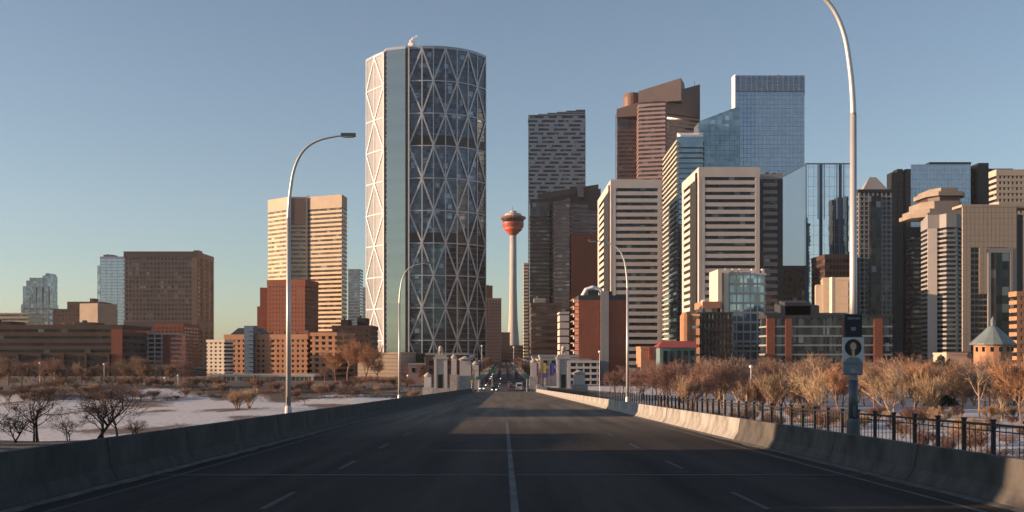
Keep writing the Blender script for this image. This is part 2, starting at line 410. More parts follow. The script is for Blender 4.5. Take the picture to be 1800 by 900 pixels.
mx = n.nodes.new('ShaderNodeMix'); mx.data_type = 'RGBA'; n.links.new(snow_f, mx.inputs[0]); n.links.new(dc.outputs[0], mx.inputs[6]); n.links.new(sn.outputs[0], mx.inputs[7])
n.links.new(mx.outputs[2], b.inputs['Base Color'])
bp = n.nodes.new('ShaderNodeBump'); bp.inputs['Distance'].default_value = .4; bp.inputs['Strength'].default_value = .5; n.links.new(nf.outputs['Fac'], bp.inputs['Height']); n.links.new(bp.outputs[0], b.inputs['Normal'])
struct('ground', mb, gm, smooth=True)

# ------------------------------------------------------------------ bridge, road, street
BX = .2                                    # centre line
YS = [-100,-50]+[i*10 for i in range(0,31)]+[306,312,320,330,340,350,360,370,380]
def sheet(x0, x1, off, y0, y1, step=5):
    m = MB(); ylist = [y0]; y = y0
    while y < y1-1e-6: y = min(y+step, y1); ylist.append(y)
    for y in ylist: m.v += [(x0,y,road_z(y)+off),(x1,y,road_z(y)+off)]
    for i in range(len(ylist)-1): m.f.append((2*i,2*i+1,2*i+3,2*i+2))
    return m
def slab(x0, x1, o0, o1, y0, y1, step=10):     # box following the deck
    m = MB(); ylist = [y0]; y = y0
    while y < y1-1e-6: y = min(y+step, y1); ylist.append(y)
    for y in ylist: m.v += [(x0,y,road_z(y)+o0),(x1,y,road_z(y)+o0),(x1,y,road_z(y)+o1),(x0,y,road_z(y)+o1)]
    for i in range(len(ylist)-1):
        a_, b_ = 4*i, 4*i+4
        m.f += [(a_+3,a_+2,b_+2,b_+3),(a_,b_,b_+1,a_+1),(a_,a_+3,b_+3,b_),(a_+1,b_+1,b_+2,a_+2)]
    k = 4*(len(ylist)-1); m.f += [(0,1,2,3),(k+3,k+2,k+1,k)]
    return m
bridge = thing('bridge', 'concrete road bridge in shade running ahead from the foreground towards downtown', 'bridge', (BX, 0, 0))
part('deck', slab(BX-13, BX+13, -1.3, -.03, -100, 306), M['dark_concrete'], bridge)
for y in (60, 110, 160, 210, 260):
    part('pier', MB().box(BX-11, BX+11, y-2.5, y+2.5, -6, road_z(y)-1.32), M['concrete'], bridge)
sun_and_salt(M['asphalt'])
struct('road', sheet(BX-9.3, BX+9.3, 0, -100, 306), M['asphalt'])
struct('street', sheet(BX-9.3, BX+9.3, 0, 306, 380).add([(BX-9.3,380,RZ_END),(BX+9.3,380,RZ_END),(BX+9.3,2600,RZ_END),(BX-9.3,2600,RZ_END)], [(0,1,2,3)]), M['street_asphalt'])
# markings
mk = MB()
for sgn in (-1,1):
    y = -8
    while y < 300:
        s_ = sheet(BX+sgn*4.45-.06, BX+sgn*4.45+.06, .004, y, y+3, 3); mk.add(s_.v, s_.f); y += 9
struct('lane_dashes', mk, M['road_paint'])
struct('edge_line', sheet(BX+8.0, BX+8.13, .004, -60, 300), M['paint_yellow'])
struct('edge_line', sheet(BX-8.13, BX-8.0, .004, -60, 300), M['road_paint'])
cl = sheet(BX-.07, BX+.07, .004, -60, 300)
struct('centre_line', cl, M['line_paint'])
pt = MB()
rp = random.Random(4)
C('asphalt_patch', (.015,.014,.013), .9, .3, .6); C('tar', (.007,.007,.007), .6, .2, 1)
for i in range(9):
    x = rp.choice([-6.5,-2.4,2.4,6.3])+rp.uniform(-.5,.5); y = rp.uniform(6, 120); s_ = sheet(BX+x-.9, BX+x+.9, .0025, y, y+rp.uniform(2,9), 3); pt.add(s_.v, s_.f)
tr = MB()
for i in range(60):          # sealed cracks and joints
    y = rp.uniform(5, 150)
    x0 = rp.uniform(-8,6); L = rp.uniform(1.5,5); prev = None
    for k in range(7):
        xx = x0+L*k/6; yy = y+rp.uniform(-.25,.25)
        if prev: tr.add([(BX+prev[0],prev[1],road_z(prev[1])+.006),(BX+xx,yy,road_z(yy)+.006),(BX+xx,yy+.06,road_z(yy+.06)+.006),(BX+prev[0],prev[1]+.06,road_z(prev[1]+.06)+.006)],[(0,1,2,3)])
        prev = (xx,yy)
struct('crack_seals', tr, M['tar'])
for y in (26, 62, 98, 134, 170, 206, 242, 278):
    s_ = sheet(BX-9.25, BX+9.25, .008, y, y+.22, 1); struct('expansion_joint', s_, M['dark_concrete'])
# sidewalks
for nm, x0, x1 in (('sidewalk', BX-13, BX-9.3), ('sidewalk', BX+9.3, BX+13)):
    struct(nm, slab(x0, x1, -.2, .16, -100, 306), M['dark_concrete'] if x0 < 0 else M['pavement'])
# traffic barriers: cast segments with a safety-shape profile
def barrier_mesh(side, L, h, y0):
    prof = [(0,0),(0,.08),(.16,.33),(.24,h),(.40,h),(.44,0)]
    m = MB(); n_ = len(prof)
    for yy in (0, L):
        for u, z in prof: m.v.append(((u if side > 0 else -u), yy, z-.029*yy))
    for i in range(n_):
        j = (i+1)%n_; m.f.append((i,j,n_+j,n_+i) if side < 0 else (j,i,n_+i,n_+j))
    m.f += [tuple(range(n_)) if side > 0 else tuple(range(n_-1,-1,-1)), tuple(range(2*n_-1,n_-1,-1)) if side > 0 else tuple(range(n_,2*n_))]
    return m
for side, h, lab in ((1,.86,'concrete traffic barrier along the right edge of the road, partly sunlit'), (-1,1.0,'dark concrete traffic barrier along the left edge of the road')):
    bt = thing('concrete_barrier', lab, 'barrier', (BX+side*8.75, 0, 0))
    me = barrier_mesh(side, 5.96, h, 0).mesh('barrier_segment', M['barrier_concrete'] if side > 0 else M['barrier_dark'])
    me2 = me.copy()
    if side > 0: me2.materials[0] = M['barrier_shaded']  # nearest right segments get the concrete with shade painted in
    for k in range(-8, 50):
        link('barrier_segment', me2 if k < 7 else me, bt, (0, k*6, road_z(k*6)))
C('grit', (.10,.095,.09), .95, .5, 2)
def grit(side, lab):
    m = MB(); rg = random.Random(side+5); y = 2; prev = None
    while y < 290:
        w_ = .12+.30*abs(mn.noise(Vector((side*9,y*.35,0))))+rg.uniform(0,.08); x0 = BX+side*8.76; z = road_z(y)
        row = [(x0,y,z+.05),(x0-side*w_*.5,y,z+.035),(x0-side*w_,y,z+.007)]
        o = len(m.v); m.v += row
        if prev is not None: m.f += [(prev,prev+1,o+1,o),(prev+1,prev+2,o+2,o+1)]
        prev = o; y += .7
    g = struct('grit_'+lab, m, M['grit'], smooth=True); g['kind'] = 'stuff'
grit(1,'strip'); grit(-1,'strip')
# railing on the right sidewalk, and its twin on the left
def railing(x, lab, stepk=1):
    rt = thing('railing', lab, 'railing', (x, 0, 0))
    H0 = .16
    pm_ = MB().box(-.045,.045,-.045,.045,0,1.12).box(-.06,.06,-.06,.06,1.12,1.17).mesh('post', M['black_metal'])
    y = 8
    cnt = 0
    while y < 300:
        link('post', pm_, rt, (0,y,road_z(y)+H0)); y += 1.7; cnt += 1
    for z0, w_ in ((1.0,.06),(.18,.05),(.86,.03)):
        part('rail', slab(x-w_/2, x+w_/2, H0+z0, H0+z0+w_, 8, 300, 5), M['black_metal'], rt)
    pk = MB(); y = 8
    while y < 200:
        if True: pk.box(x-.008, x+.008, y-.008, y+.008, road_z(y)+H0+.2, road_z(y)+H0+1.0)
        y += .34
    part('pickets', pk, M['black_metal'], rt, stuff=True)
    return rt
railing(BX+11.9, 'black metal picket railing along the right sidewalk of the bridge')
for sgn in (-1,1):      # city sidewalks
    m = slab(BX+sgn*9.3-(4 if sgn < 0 else 0), BX+sgn*9.3+(4 if sgn > 0 else 0), -.2, .14, 306, 380)
    a_, b_ = sorted((BX+sgn*9.31, BX+sgn*13.3)); m.box(a_, b_, 380, 2600, RZ_END-.2, RZ_END+.14)
    struct('sidewalk', m, M['pavement'])
# cross streets
for y in (392, 560, 760, 980):
    struct('cross_street', MB().add([(-700,y,RZ_END+.004),(700,y,RZ_END+.004),(700,y+14,RZ_END+.004),(-700,y+14,RZ_END+.004)],[(0,1,2,3)]), M['street_asphalt'])
#@@BUILDINGS
# ------------------------------------------------------------------ the diagrid skyscraper
def bow():
    Y0 = 840; zt = lambda px, py: Z(py, Y0)
    ztop = Z(83, Y0)
    left = [(645,878),(659,866),(675,855)]
    strip = [(680,846),(713,840)]
    rightp = [(719,841),(742,839.5),(762,839.5),(783,841),(803,844.5),(822,850),(838,857.5),(853,868)]
    P = [(X(a_,y),y) for a_, y in left+strip+rightp]
    back = [(X(845,905),905),(X(780,925),925),(X(700,925),925),(X(655,905),905)]
    pts = P+back
    b = thing('skyscraper', 'tallest tower, curved dark glass with a pale diamond lattice of braces', 'skyscraper', (X(750,880),880,0))
    part('glass_wall', MB().prism(pts, -.5, ztop-.6), M['bow_glass'], b)
    rows = 10; rh = (Z(83,Y0)-Z(140,Y0)); tops = [ztop-1-rh*i for i in range(rows)]
    def brace_set(cols, parity, off, mat_, w_=1.15):
        m = len(cols)
        out = []
        for i in range(m):       # outward normals
            p0 = Vector(cols[max(i-1,0)]); p1 = Vector(cols[min(i+1,m-1)]); t = (p1-p0).normalized(); out.append(Vector((t.y,-t.x)))
        pos = [Vector(cols[i])+out[i]*off for i in range(m)]
        for r in range(rows):
            z1, z0 = tops[r], (tops[r+1] if r+1 < rows else tops[r]-rh)
            for i in range(m-1):
                if (i+r+parity)%2 == 0: a_, b_ = (pos[i],z1), (pos[i+1],z0)
                else: a_, b_ = (pos[i+1],z1), (pos[i],z0)
                nrm = (out[i]+out[i+1]).normalized()
                part('brace', MB().bar((*a_[0],a_[1]), (*b_[0],b_[1]), w_, .7, up=(nrm.x,nrm.y,0)), mat_, b)
            for i in range(m-1):
                part('ring_beam', MB().bar((*(pos[i]*1),z0), (*(pos[i+1]*1),z0), .55, .7, up=(0,0,1)), mat_, b)
        for i in range(m):
            nrm = out[i]
            part('column', MB().bar((*(pos[i]-nrm*.05),0), (*(pos[i]-nrm*.05),ztop), .75, .6, up=(nrm.x,nrm.y,0)), mat_, b)
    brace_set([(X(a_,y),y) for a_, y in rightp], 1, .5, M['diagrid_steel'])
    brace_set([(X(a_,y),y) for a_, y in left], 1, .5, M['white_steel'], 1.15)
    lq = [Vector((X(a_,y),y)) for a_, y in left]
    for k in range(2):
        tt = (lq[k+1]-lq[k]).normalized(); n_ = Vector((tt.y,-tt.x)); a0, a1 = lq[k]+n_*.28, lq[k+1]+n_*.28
        part('sun_glare_face', MB().prism([tuple(a0),tuple(a1),tuple(a1-n_*.4),tuple(a0-n_*.4)], 0, ztop-.5-.05*k), M['sun_glare_panel'], b)  # added panel over the same glass, its paleness paints the sun glare
    # clear glass strip between dark slots
    sx0, sx1 = P[3], P[4]
    t = (Vector(sx1)-Vector(sx0)).normalized(); nn = Vector((t.y,-t.x))
    q0, q1 = Vector(sx0)+nn*.5, Vector(sx1)+nn*.5
    part('smooth_glass_strip', MB().prism([tuple(q0),tuple(q1),tuple(q1-nn*.6),tuple(q0-nn*.6)], 0, ztop+.4), M['strip_glass'], b)
    for (a_, y) in ((677.5,851),(716,840.6)):
        p = (X(a_,y), y); part('dark_slot', MB().box(p[0]-.8,p[0]+.8,p[1]-1.2,p[1]+3,0,ztop-.3), M['charcoal'], b)
    part('white_fin', MB().box(X(718.5,839)-.45, X(718.5,839)+.45, 838.6, 841, 0, ztop+.8), M['white_steel'], b)
    part('white_fin', MB().box(X(675,853)-.35, X(675,853)+.35, 853.0, 855.5, 0, ztop+.2), M['white_steel'], b)
    # floor lines
    fm = MB(); inn, out = offset(pts, -.3), offset(pts, .12)
    z = ztop-rh/6
    me = MB().ring(inn, out, 0, .55).mesh('floor_line', M['steel_dark'], (b.location.x, b.location.y, 0))
    while z > 2: link('floor_line', me, b, (0,0,z)); z -= rh/6
    me = MB().ring(offset(pts,-.3), offset(pts,.2), 0, 7.5).mesh('sky_lobby', M['charcoal'], (b.location.x, b.location.y, 0))
    for r in (3, 6): link('sky_lobby', me, b, (0,0,tops[r]+.6))
    part('parapet', MB().ring(offset(pts,-.5), offset(pts,.7), ztop-1.2, ztop+.9), M['blue_steel'], b)
    part('roof', MB().prism(offset(pts,-.55), ztop-.7, ztop-.5), M['steel_dark'], b)
    for k in range(7):
        x = X(700+k*22, 870); part('roof_mast', MB().tube([(x,866,ztop-.6),(x,866,ztop+3.2+(k%3))], .15, 5), M['steel'], b)
    # steam
    st = bpy.data.materials.new('steam'); st.use_nodes = True; n = st.node_tree; n.nodes.clear()
    o = n.nodes.new('ShaderNodeOutputMaterial'); mx_ = n.nodes.new('ShaderNodeMixShader'); tr_ = n.nodes.new('ShaderNodeBsdfTransparent'); df = n.nodes.new('ShaderNodeBsdfDiffuse'); df.inputs[0].default_value = (.9,.9,.92,1)
    tc = n.nodes.new('ShaderNodeTexCoord'); nz = n.nodes.new('ShaderNodeTexNoise'); nz.inputs['Scale'].default_value = .35; nz.inputs['Detail'].default_value = 6
    lw = n.nodes.new('ShaderNodeLayerWeight'); lw.inputs[0].default_value = .5
    mr = n.nodes.new('ShaderNodeMapRange'); mr.inputs[1].default_value = .2; mr.inputs[2].default_value = .6; mr.inputs[4].default_value = .8
    iv = n.nodes.new('ShaderNodeMath'); iv.operation = 'SUBTRACT'; iv.inputs[0].default_value = 1; mu = n.nodes.new('ShaderNodeMath'); mu.operation = 'MULTIPLY'
    n.links.new(tc.outputs['Object'], nz.inputs[0]); n.links.new(nz.outputs[0], mr.inputs[0]); n.links.new(lw.outputs['Facing'], iv.inputs[1])
    n.links.new(iv.outputs[0], mu.inputs[0]); n.links.new(mr.outputs[0], mu.inputs[1]); n.links.new(mu.outputs[0], mx_.inputs[0])
    n.links.new(tr_.outputs[0], mx_.inputs[1]); n.links.new(df.outputs[0], mx_.inputs[2]); n.links.new(mx_.outputs[0], o.inputs['Surface'])
    x = X(727,868); m = MB(); rs_ = random.Random(6)
    for k in range(26):
        f = k/25; r_ = (1.3+1.5*math.sin(math.pi*min(1,f*.9+.1)))*rs_.uniform(.6,1); zc = ztop-.5+17*f; xc = x-5+6*f+rs_.uniform(-1.6,1.6)
        m.lathe(xc, 868+rs_.uniform(-1.5,1.5), [(r_*math.sin(math.pi*q/8)+.01, zc-r_*math.cos(math.pi*q/8)) for q in range(9)], 12)
    so = struct('steam_plume', m, st, smooth=True); so['kind'] = 'stuff'; so['label'] = 'thin white plume of steam rising from the roof of the tallest tower'; 
bow()

# ------------------------------------------------------------------ left side, far to near
# far curved grey tower
def sail():
    Y = 1800; pts = rect(37,88,Y,34)
    b = tower('tower', 'small far grey tower with a rounded sloping top, leftmost on the skyline', 'tower', rect(37,88,Y,34), Z(535,Y), 10, 'grey_precast', 'far_glass', .35, d=.3, cap=0)
    for i, (a_, c_, t) in enumerate(((40,56,503),(46,60,493),(52,75,488),(75,88,484),(80,86,480))):
        part('upper_tier', MB().prism(rect(a_,c_,Y+.6*i+.5,30), Z(536,Y), Z(t,Y)), M['far_glass'], b)
    for k in range(5): x = X(40+k*11,Y); part('fin', MB().box(x,x+1.4,Y-1,Y+.3,0,Z(540-9*min(k,2)*2,Y)), M['grey_precast'], b)
sail()
b = tower('tower', 'slim far pale blue glass tower just left of the brown gridded block', 'tower', rect(176,217,1500,34), Z(451,1500), 34, 'blue_steel', 'blue_glass', .16, d=.2, piers={0:(5,.5)}, cap=3, units=((.1,.5,.1,.7,3,'steel_dark'),))
part('side_bay', MB().prism(rect(171,178,1506,26), 0, Z(466,1500)), M['pale_glass'], b)
# brown gridded federal block
p = rect(219,345,900,52)
b = tower('office_block', 'wide dark brown office block with a fine grid of small windows', 'office block', p, Z(442,900), 24, 'federal_grid', 'bronze_glass', .32, d=.45, piers={0:(21,.8),1:(14,.95)}, pm='federal_grid', cap=5, capm='dark_bronze', panels=((1,0,.08,'red_granite'),(1,.3,.42,'red_granite'),(1,.62,.75,'red_granite'),(1,.92,1,'red_granite'),(0,.94,1,'brown_granite')))  # red panels on the right side paint warm reflected light
part('mechanical_band', MB().ring(offset(p,-.2), offset(p,.5), Z(578,900), Z(566,900)), M['dark_bronze'], b)
part('roof_unit', MB().box(X(340,905),X(350,905),905,915,Z(442,900)-.1,Z(439,900)), M['dark_bronze'], b)
# small far things
b = tower('hotel', 'low far tan building at the left edge above the dark office slab', 'building', rect(-30,50,1150,40), Z(550,1150), 12, 'beige', 'warm_glass', .5, joined=True)
b = tower('building', 'stepped brown building with a sunlit corner between grey curved tower and blue tower', 'building', rect(93,180,1050,40), Z(543,1050), 14, 'brick_brown', 'bronze_glass', .5, piers={0:(14,1.2)})
part('upper_tier', MB().prism(rect(118,176,1052,30), Z(545,1050), Z(530,1050)), M['brick_brown'], b)
part('upper_tier', MB().prism(rect(158,166,1056,10), Z(531,1050), Z(524,1050)), M['brick_brown'], b)
part('side_wing', MB().prism(rect(140,178,1020,28,-18), 0, Z(536,1050)), M['sandstone'], b)
# long dark office slab
p = rect(-160,213,560,45)
b = tower('office_slab', 'long low dark brown office slab with ribbon windows at the far left', 'office block', p, Z(571,560), 7, 'brick_brown', 'dark_glass', .55, d=.6, cap=2.2, z0=-.5, units=((.3,.42,.3,.7,2.2,'brick_dark'),(.75,.83,.2,.6,1.6,'dark_slate')), panels=((0,.955,1,'brick_red'),))
for k in range(9):
    x = X(-130+k*40,558); part('column', MB().box(x-.5,x+.5,558.0,559.3,0,12), M['brick_brown'], b)
# pale apartment building with stepped bay
p = rect(222,298,600,30)
b = tower('apartment_block', 'pale grey apartment block with a bright stepped bay on its left corner and glassy balconies', 'apartment block', p, Z(585,600), 9, 'white_precast', 'grey_glass', .32, d=.5, piers={0:(7,.7)}, panels=((0,.0,.16,'white_precast'),(0,.86,1,'brick_red')), cap=1)
for k in range(9):
    part('balcony', MB().lathe(X(219,598), 602, [(2.6,Z(686-k*12,600)),(2.9,Z(682-k*12,600)),(2.9,Z(680-k*12,600)),(.5,Z(679-k*12,600))], 10), M['cream'], b)
part('stair_tower', MB().prism(rect(216,232,601,14), 0, Z(574,600)), M['white_precast'], b)
part('gable', MB().prism(rect(224,240,600.2,16), Z(586,600), [Z(580,600),Z(575,600),Z(575,600),Z(580,600)]), M['white_precast'], b)
b = tower('building', 'dark red brick apartment block behind the pale balconied one', 'apartment block', rect(272,322,640,34), Z(569,640), 13, 'brick_red', 'bronze_glass', .5, d=.2, piers={0:(7,1.6),1:(6,1.8)}, pw=1.6, cap=2)
b = tower('building', 'low dark building in the gap right of the brown gridded block', 'building', rect(326,366,560,20), Z(646,560), 3, 'dark_slate', 'dark_glass', .5, cap=1)
# beige block and orange apartments
b = tower('apartment_block', 'narrow cream apartment block at the left end of the orange brick flats', 'apartment block', rect(365,397,480,8,-14), Z(597,478), 10, 'cream', 'warm_glass', .5, d=.35, piers={0:(4,1.2),3:(5,1.3)}, pw=1.2, cap=1.2)
p = rect(396,548,500,24,-11)
b = tower('apartment_block', 'long orange brick apartment block with a vertical blue glass strip and a dark slate roof', 'apartment block', p, Z(588,500), 8, 'brick_orange', 'dark_glass', .5, d=.35, piers={0:(17,1.35)}, pw=1.35, cap=2.4,
          panels=((0,.30,.36,'brick_orange'),(0,.50,.56,'brick_orange'),(0,.72,.78,'brick_orange')))
part('glass_stair', MB().prism(rect(429,446,495.5,5,-11), 0, Z(573,500)), M['blue_panel'], b)
for k in range(12): part('mullion', MB().box(X(430,494.6),X(446,494.6),494.4,494.9,Z(666-k*7.6,500),Z(665-k*7.6,500)), M['blue_steel'], b)
x0,x1 = X(401,500),X(458,500)
part('roof', MB().add([(x0,501,Z(590,500)),(x1,501,Z(590,500)),(x1,526,Z(590,500)),(x0,526,Z(590,500)),(x0+3,507,Z(576,500)),(x1-3,507,Z(576,500)),(x1-3,520,Z(576,500)),(x0+3,520,Z(576,500))],[(4,5,6,7),(0,1,5,4),(1,2,6,5),(2,3,7,6),(3,0,4,7)]), M['dark_slate'], b)
for k, px in enumerate((470,492,514,534)): part('roof_unit', MB().box(X(px,505),X(px+7,505),505,509,Z(589,500),Z(582-k%2*2,500)), M['brick_orange'], b)
b = tower('apartment_block', 'orange apartment wing with dark balcony bays right of the long brick block', 'apartment block', rect(549,592,492,24,-11), Z(585,498), 8, 'brick_orange', 'dark_glass', .42, d=.7, piers={0:(4,1.4)}, cap=1.6)
# podium pavilion
b = thing('pavilion', 'white framed glass gallery raised on posts in front of the brick flats', 'pavilion', (X(460,470),470,0))
part('gallery_glass', MB().box(X(398,470),X(549,470),470,480,Z(684,470),Z(662,470)), M['pale_glass'], b)
part('roof', MB().box(X(365,469),X(553,469),469,484,Z(662,470),Z(658,470)), M['cream'], b)
part('floor_beam', MB().box(X(365,469),X(553,469),469,484,Z(687,470),Z(683.5,470)), M['cream'], b)
for k in range(21):
    x = X(398+k*7.6,469.5); part('mullion', MB().box(x-.12,x+.12,469.4,470.2,Z(684,470),Z(662,470)), M['cream'], b)
for px in (366,416,549): x = X(px,469.2); part('post', MB().box(x-.5,x+.5,469.1,470.1,0,Z(657.5,470)), M['cream'], b)
for k in range(6): x = X(410+k*26,476); part('brick_pier', MB().box(x-.8,x+.8,475,477,-.5,Z(687,470)), M['brick_orange'], b)
part('back_wall', MB().box(X(400,481),X(540,481),480.5,481.5,-.5,Z(687,470)), M['brick_brown'], b)
# dark red-brown tower, white octagonal tower
p = rect(468,520,700,24); 
b = tower('brick_tower', 'dark red brick tower with stepped left side before the pale octagonal tower', 'tower', rect(470,539,700,26,-9), Z(492,700), 20, 'brick_red', 'bronze_glass', .62, d=.12, piers={0:(12,1.3)}, cap=4)
part('lower_tier', MB().prism(rect(457,471,703,18), 0, Z(505,700)), M['brick_red'], b)
part('lower_tier', MB().prism(rect(452,458,705,14), 0, Z(538,700)), M['brick_red'], b)
Y = 1010
pts = [(X(472,Y+22),Y+22),(X(508,Y),Y),(X(541,Y+1),Y+1),(X(600,Y-15),Y-15),(X(609,Y+6),Y+6),(X(606,Y+40),Y+40),(X(540,Y+52),Y+52),(X(480,Y+45),Y+45)]
b = tower('office_tower', 'pale octagonal office tower with ribbon windows, glowing warm behind the lamp post', 'office tower', pts, Z(346,Y), 36, 'glow_stone', 'warm_glass', .50, d=.5, cap=12, capm='beige')
ang = math.atan2(1, X(541,Y)-X(508,Y))
part('bay_shade', MB().box(X(512,Y-.8),X(537,Y-.8),Y-1.0,Y,Z(395,Y),Z(349,Y)), M['brown_granite'], b)  # proud brown panel painting the shade of a recess
for px in (510,539): x = X(px,Y-1); part('corner_pier', MB().box(x-.8,x+.8,Y-1.3,Y,0,Z(347,Y)), M['grey_precast'], b)
clutter(b, [(X(520,Y+4),Y+4),(X(595,Y+30),Y+30)], Z(346,Y), 3, 3, 2, 'sandstone')
b = tower('tower', 'small far grey tower just right of the pale octagonal tower', 'tower', rect(612,633,1500,30), Z(473,1500), 30, 'grey_precast', 'far_glass', .35, d=.3, cap=2, joined=True)
b = tower('tower', 'small far grey tower half hidden behind the lattice skyscraper at its left foot', 'tower', rect(633,652,1650,30), Z(505,1650), 24, 'grey_precast', 'far_glass', .4, d=.3, cap=2, joined=True)
b = tower('building', 'dark brown brick building behind the bare trees left of the lattice skyscraper', 'building', rect(584,652,560,30), Z(572,560), 9, 'brick_brown', 'bronze_glass', .6, d=.2, piers={0:(8,1.5)}, cap=2, units=((.2,.4,.1,.5,3,'brick_dark'),(.6,.85,.2,.6,4,'brick_dark')))
# beige long building at the foot of the skyscraper
p = rect(630,703,480,24,-14)
b = tower('podium_building', 'low sunlit peach coloured building with horizontal courses at the foot of the lattice skyscraper', 'building', p, Z(619,480), 7, 'sandstone', 'tile_line', .86, d=.25, cap=1)
b = tower('podium_building', 'low shaded brown building right of the sunlit peach one', 'building', rect(704,756,500,24), Z(621,500), 5, 'brick_brown', 'bronze_glass', .5, piers={0:(8,1)}, cap=1.2)

# ------------------------------------------------------------------ observation tower
def obs():
    Y = 1480; s = Y/F; x0 = X(902,Y); z = lambda py: Z(py,Y)
    b = thing('observation_tower', 'tall slender concrete tower with a red orange pod standing over the end of the street', 'observation tower', (x0,Y,0))
    part('shaft', MB().lathe(x0, Y, [(13.5*s,0),(10.5*s,z(600)),(7.6*s,z(560)),(6.3*s,z(500)),(5.8*s,z(412))], 20), M['tower_concrete'], b, smooth=True)
    part('pod_underside', MB().lathe(x0, Y, [(5.8*s,z(414)),(8*s,z(411)),(15*s,z(405)),(17.5*s,z(400))], 28), M['tower_red'], b, smooth=True)
    pb_ = part('pod_band', MB().lathe(x0, Y, [(17.5*s,z(400)),(19*s,z(394)),(18.6*s,z(391))], 28), M['sign_red'], b)
    part('pod_window_band', MB().lathe(x0, Y, [(18.2*s,z(391)),(20.4*s,z(385))], 28), M['bronze_glass'], pb_)
    part('pod_rim', MB().lathe(x0, Y, [(22*s,z(385)),(22.8*s,z(383)),(21*s,z(381)),(17*s,z(380))], 28), M['brick_red'], b)
    part('pod_roof', MB().lathe(x0, Y, [(15.5*s,z(381)),(14*s,z(376)),(6.5*s,z(374)),(5.5*s,z(371))], 24), M['tower_concrete'], b)
    for k in range(14):
        g = 2*math.pi*k/14; r = 17.3*s
        part('rib', MB().bar((x0+8*s*math.cos(g),Y+8*s*math.sin(g),z(411)),(x0+18.6*s*math.cos(g),Y+18.6*s*math.sin(g),z(398)),.7), M['brick_orange'], b)
    part('mast', MB().tube([(x0-1,Y,z(373)),(x0-1,Y,z(362))],[.6,.25],6), M['steel_dark'], b)
    part('antenna', MB().tube([(x0+5,Y,z(375)),(x0+5,Y,z(368))],.3,5), M['white_steel'], b)
obs()
b = tower('building', 'far tan building with a narrow top just right of the lattice skyscraper', 'building', rect(853,881,1100,26), Z(524,1100), 20, 'pink_granite', 'bronze_glass', .6, d=.1, piers={0:(6,1.6)}, cap=2, joined=True, units=((.05,.45,.1,.6,13,'brick_brown'),))
b = tower('building', 'far brown tower left of the foot of the red topped tower', 'building', rect(880,896,1300,30), Z(584,1300), 8, 'brick_brown', 'bronze_glass', .5, cap=2, joined=True)
b = tower('building', 'thin sunlit cream tower edge left of the brown banded complex', 'building', rect(921,934,1180,24), Z(462,1180), 30, 'cream', 'warm_glass', .55, cap=2, joined=True)

# ------------------------------------------------------------------ centre right cluster
# pixel facade tower
Y = 1120
b = tower('skyscraper', 'grey blue tower with a woven pattern of dark slit windows behind the brown banded complex', 'skyscraper', [(X(929,Y),Y),(X(1029,Y),Y),(X(1024,Y+45),Y+45),(X(932,Y+45),Y+45)], Z(204,Y), 60, 'woven_steel', 'dark_glass', .5, d=.3, cap=0)
pm_ = MB()
fh = Z(204,Y)/60
for f in range(22,60):
    px = 929+((f*5.3)%21)-21; rr = random.Random(f)
    while px < 1029:
        w_ = rr.uniform(5,9); a_ = max(px,929.2); c_ = min(px+w_,1028.8)
        if c_ > a_+.5: pm_.box(X(a_,Y),X(c_,Y),Y-.55,Y+.1,f*fh+fh*.5,f*fh+fh*.985)
        px += w_+rr.uniform(14,24)
part('bay_panels', pm_, M['woven_steel'], b, stuff=True)
xa, xb = X(929,Y), X(1029,Y)
for k in range(6):
    t0 = k/6
    part('stepped_crown', MB().box(xa+(xb-xa)*t0, xb, Y+.1+k*.3, Y+34, Z(204-k*2.2,Y)-.05+.0, Z(204-(k+1)*2.0,Y)), M['woven_steel' if k%2 else 'dark_slate'], b)
# two stepped granite towers share a design
def granite(name, label, Y, a, z_lo, z_hi, pxs, nfl):
    """pxs: left, chamfer start, chamfer end, right"""
    l, c0, c1, r = pxs
    pts = [(X(l,Y+26),Y+26),(X(c0,Y+18),Y+18),(X(c0+2,Y),Y),(X(c1,Y-6),Y-6),(X(r,Y+22),Y+22),(X(r-2,Y+70),Y+70),(X(l+4,Y+70),Y+70)]
    return pts
Y = 900
pts = [(X(933,930),930),(X(968,926),926),(X(973,906),906),(X(1001,900),900),(X(1003,918),918),(X(1056,920),920),(X(1056,975),975),(X(937,975),975)]
zt = Z(352,900)
b = tower('office_tower', 'lower of the two brown banded stone towers, with stepped slanting roof', 'office tower', pts, zt, 40, 'pink_granite', 'bronze_glass', .5, d=.35, cap=0, panels=())
part('crown', MB().prism([(X(932,927),927),(X(1056,917),917),(X(1056,975),975),(X(936,975),975)], zt-6, [Z(346,900),Z(326,900),Z(322,900),Z(344,900)]), M['dark_bronze'], b)
part('upper_crown', MB().prism([(X(946,931),931),(X(1052,924),924),(X(1052,970),970),(X(948,970),970)], Z(350,900), [Z(331,900),Z(316,900),Z(314,900),Z(329,900)]), M['brown_granite'], b)
part('roof_core', MB().box(X(1016,915.5),X(1026,915.5),915.5,925,Z(342,900),Z(318,900)), M['pink_granite'], b)
part('dark_wing', MB().prism(rect(931.5,966,922.5,20), 0, Z(349,900)), M['bronze_glass'], b)
me = MB().box(X(931,922),X(966.5,922),922.0,923.2,0,1.5).mesh('wing_spandrel', M['brown_granite'], (b.location.x,b.location.y,0))
for i in range(38): link('wing_spandrel', me, b, (0,0,i*3.45))
part('red_wing', MB().prism(rect(1004,1052,897,18), 0, Z(412,900)), M['brick_red'], b)
part('corner_cap', MB().prism([(X(972,905),905),(X(1001.5,899),899),(X(1003,925),925),(X(972,925),925)], zt-1, [Z(360,900)+1,Z(350,900)+1,Z(350,900)+1,Z(360,900)+1]), M['pink_granite'], b)
Y = 1000
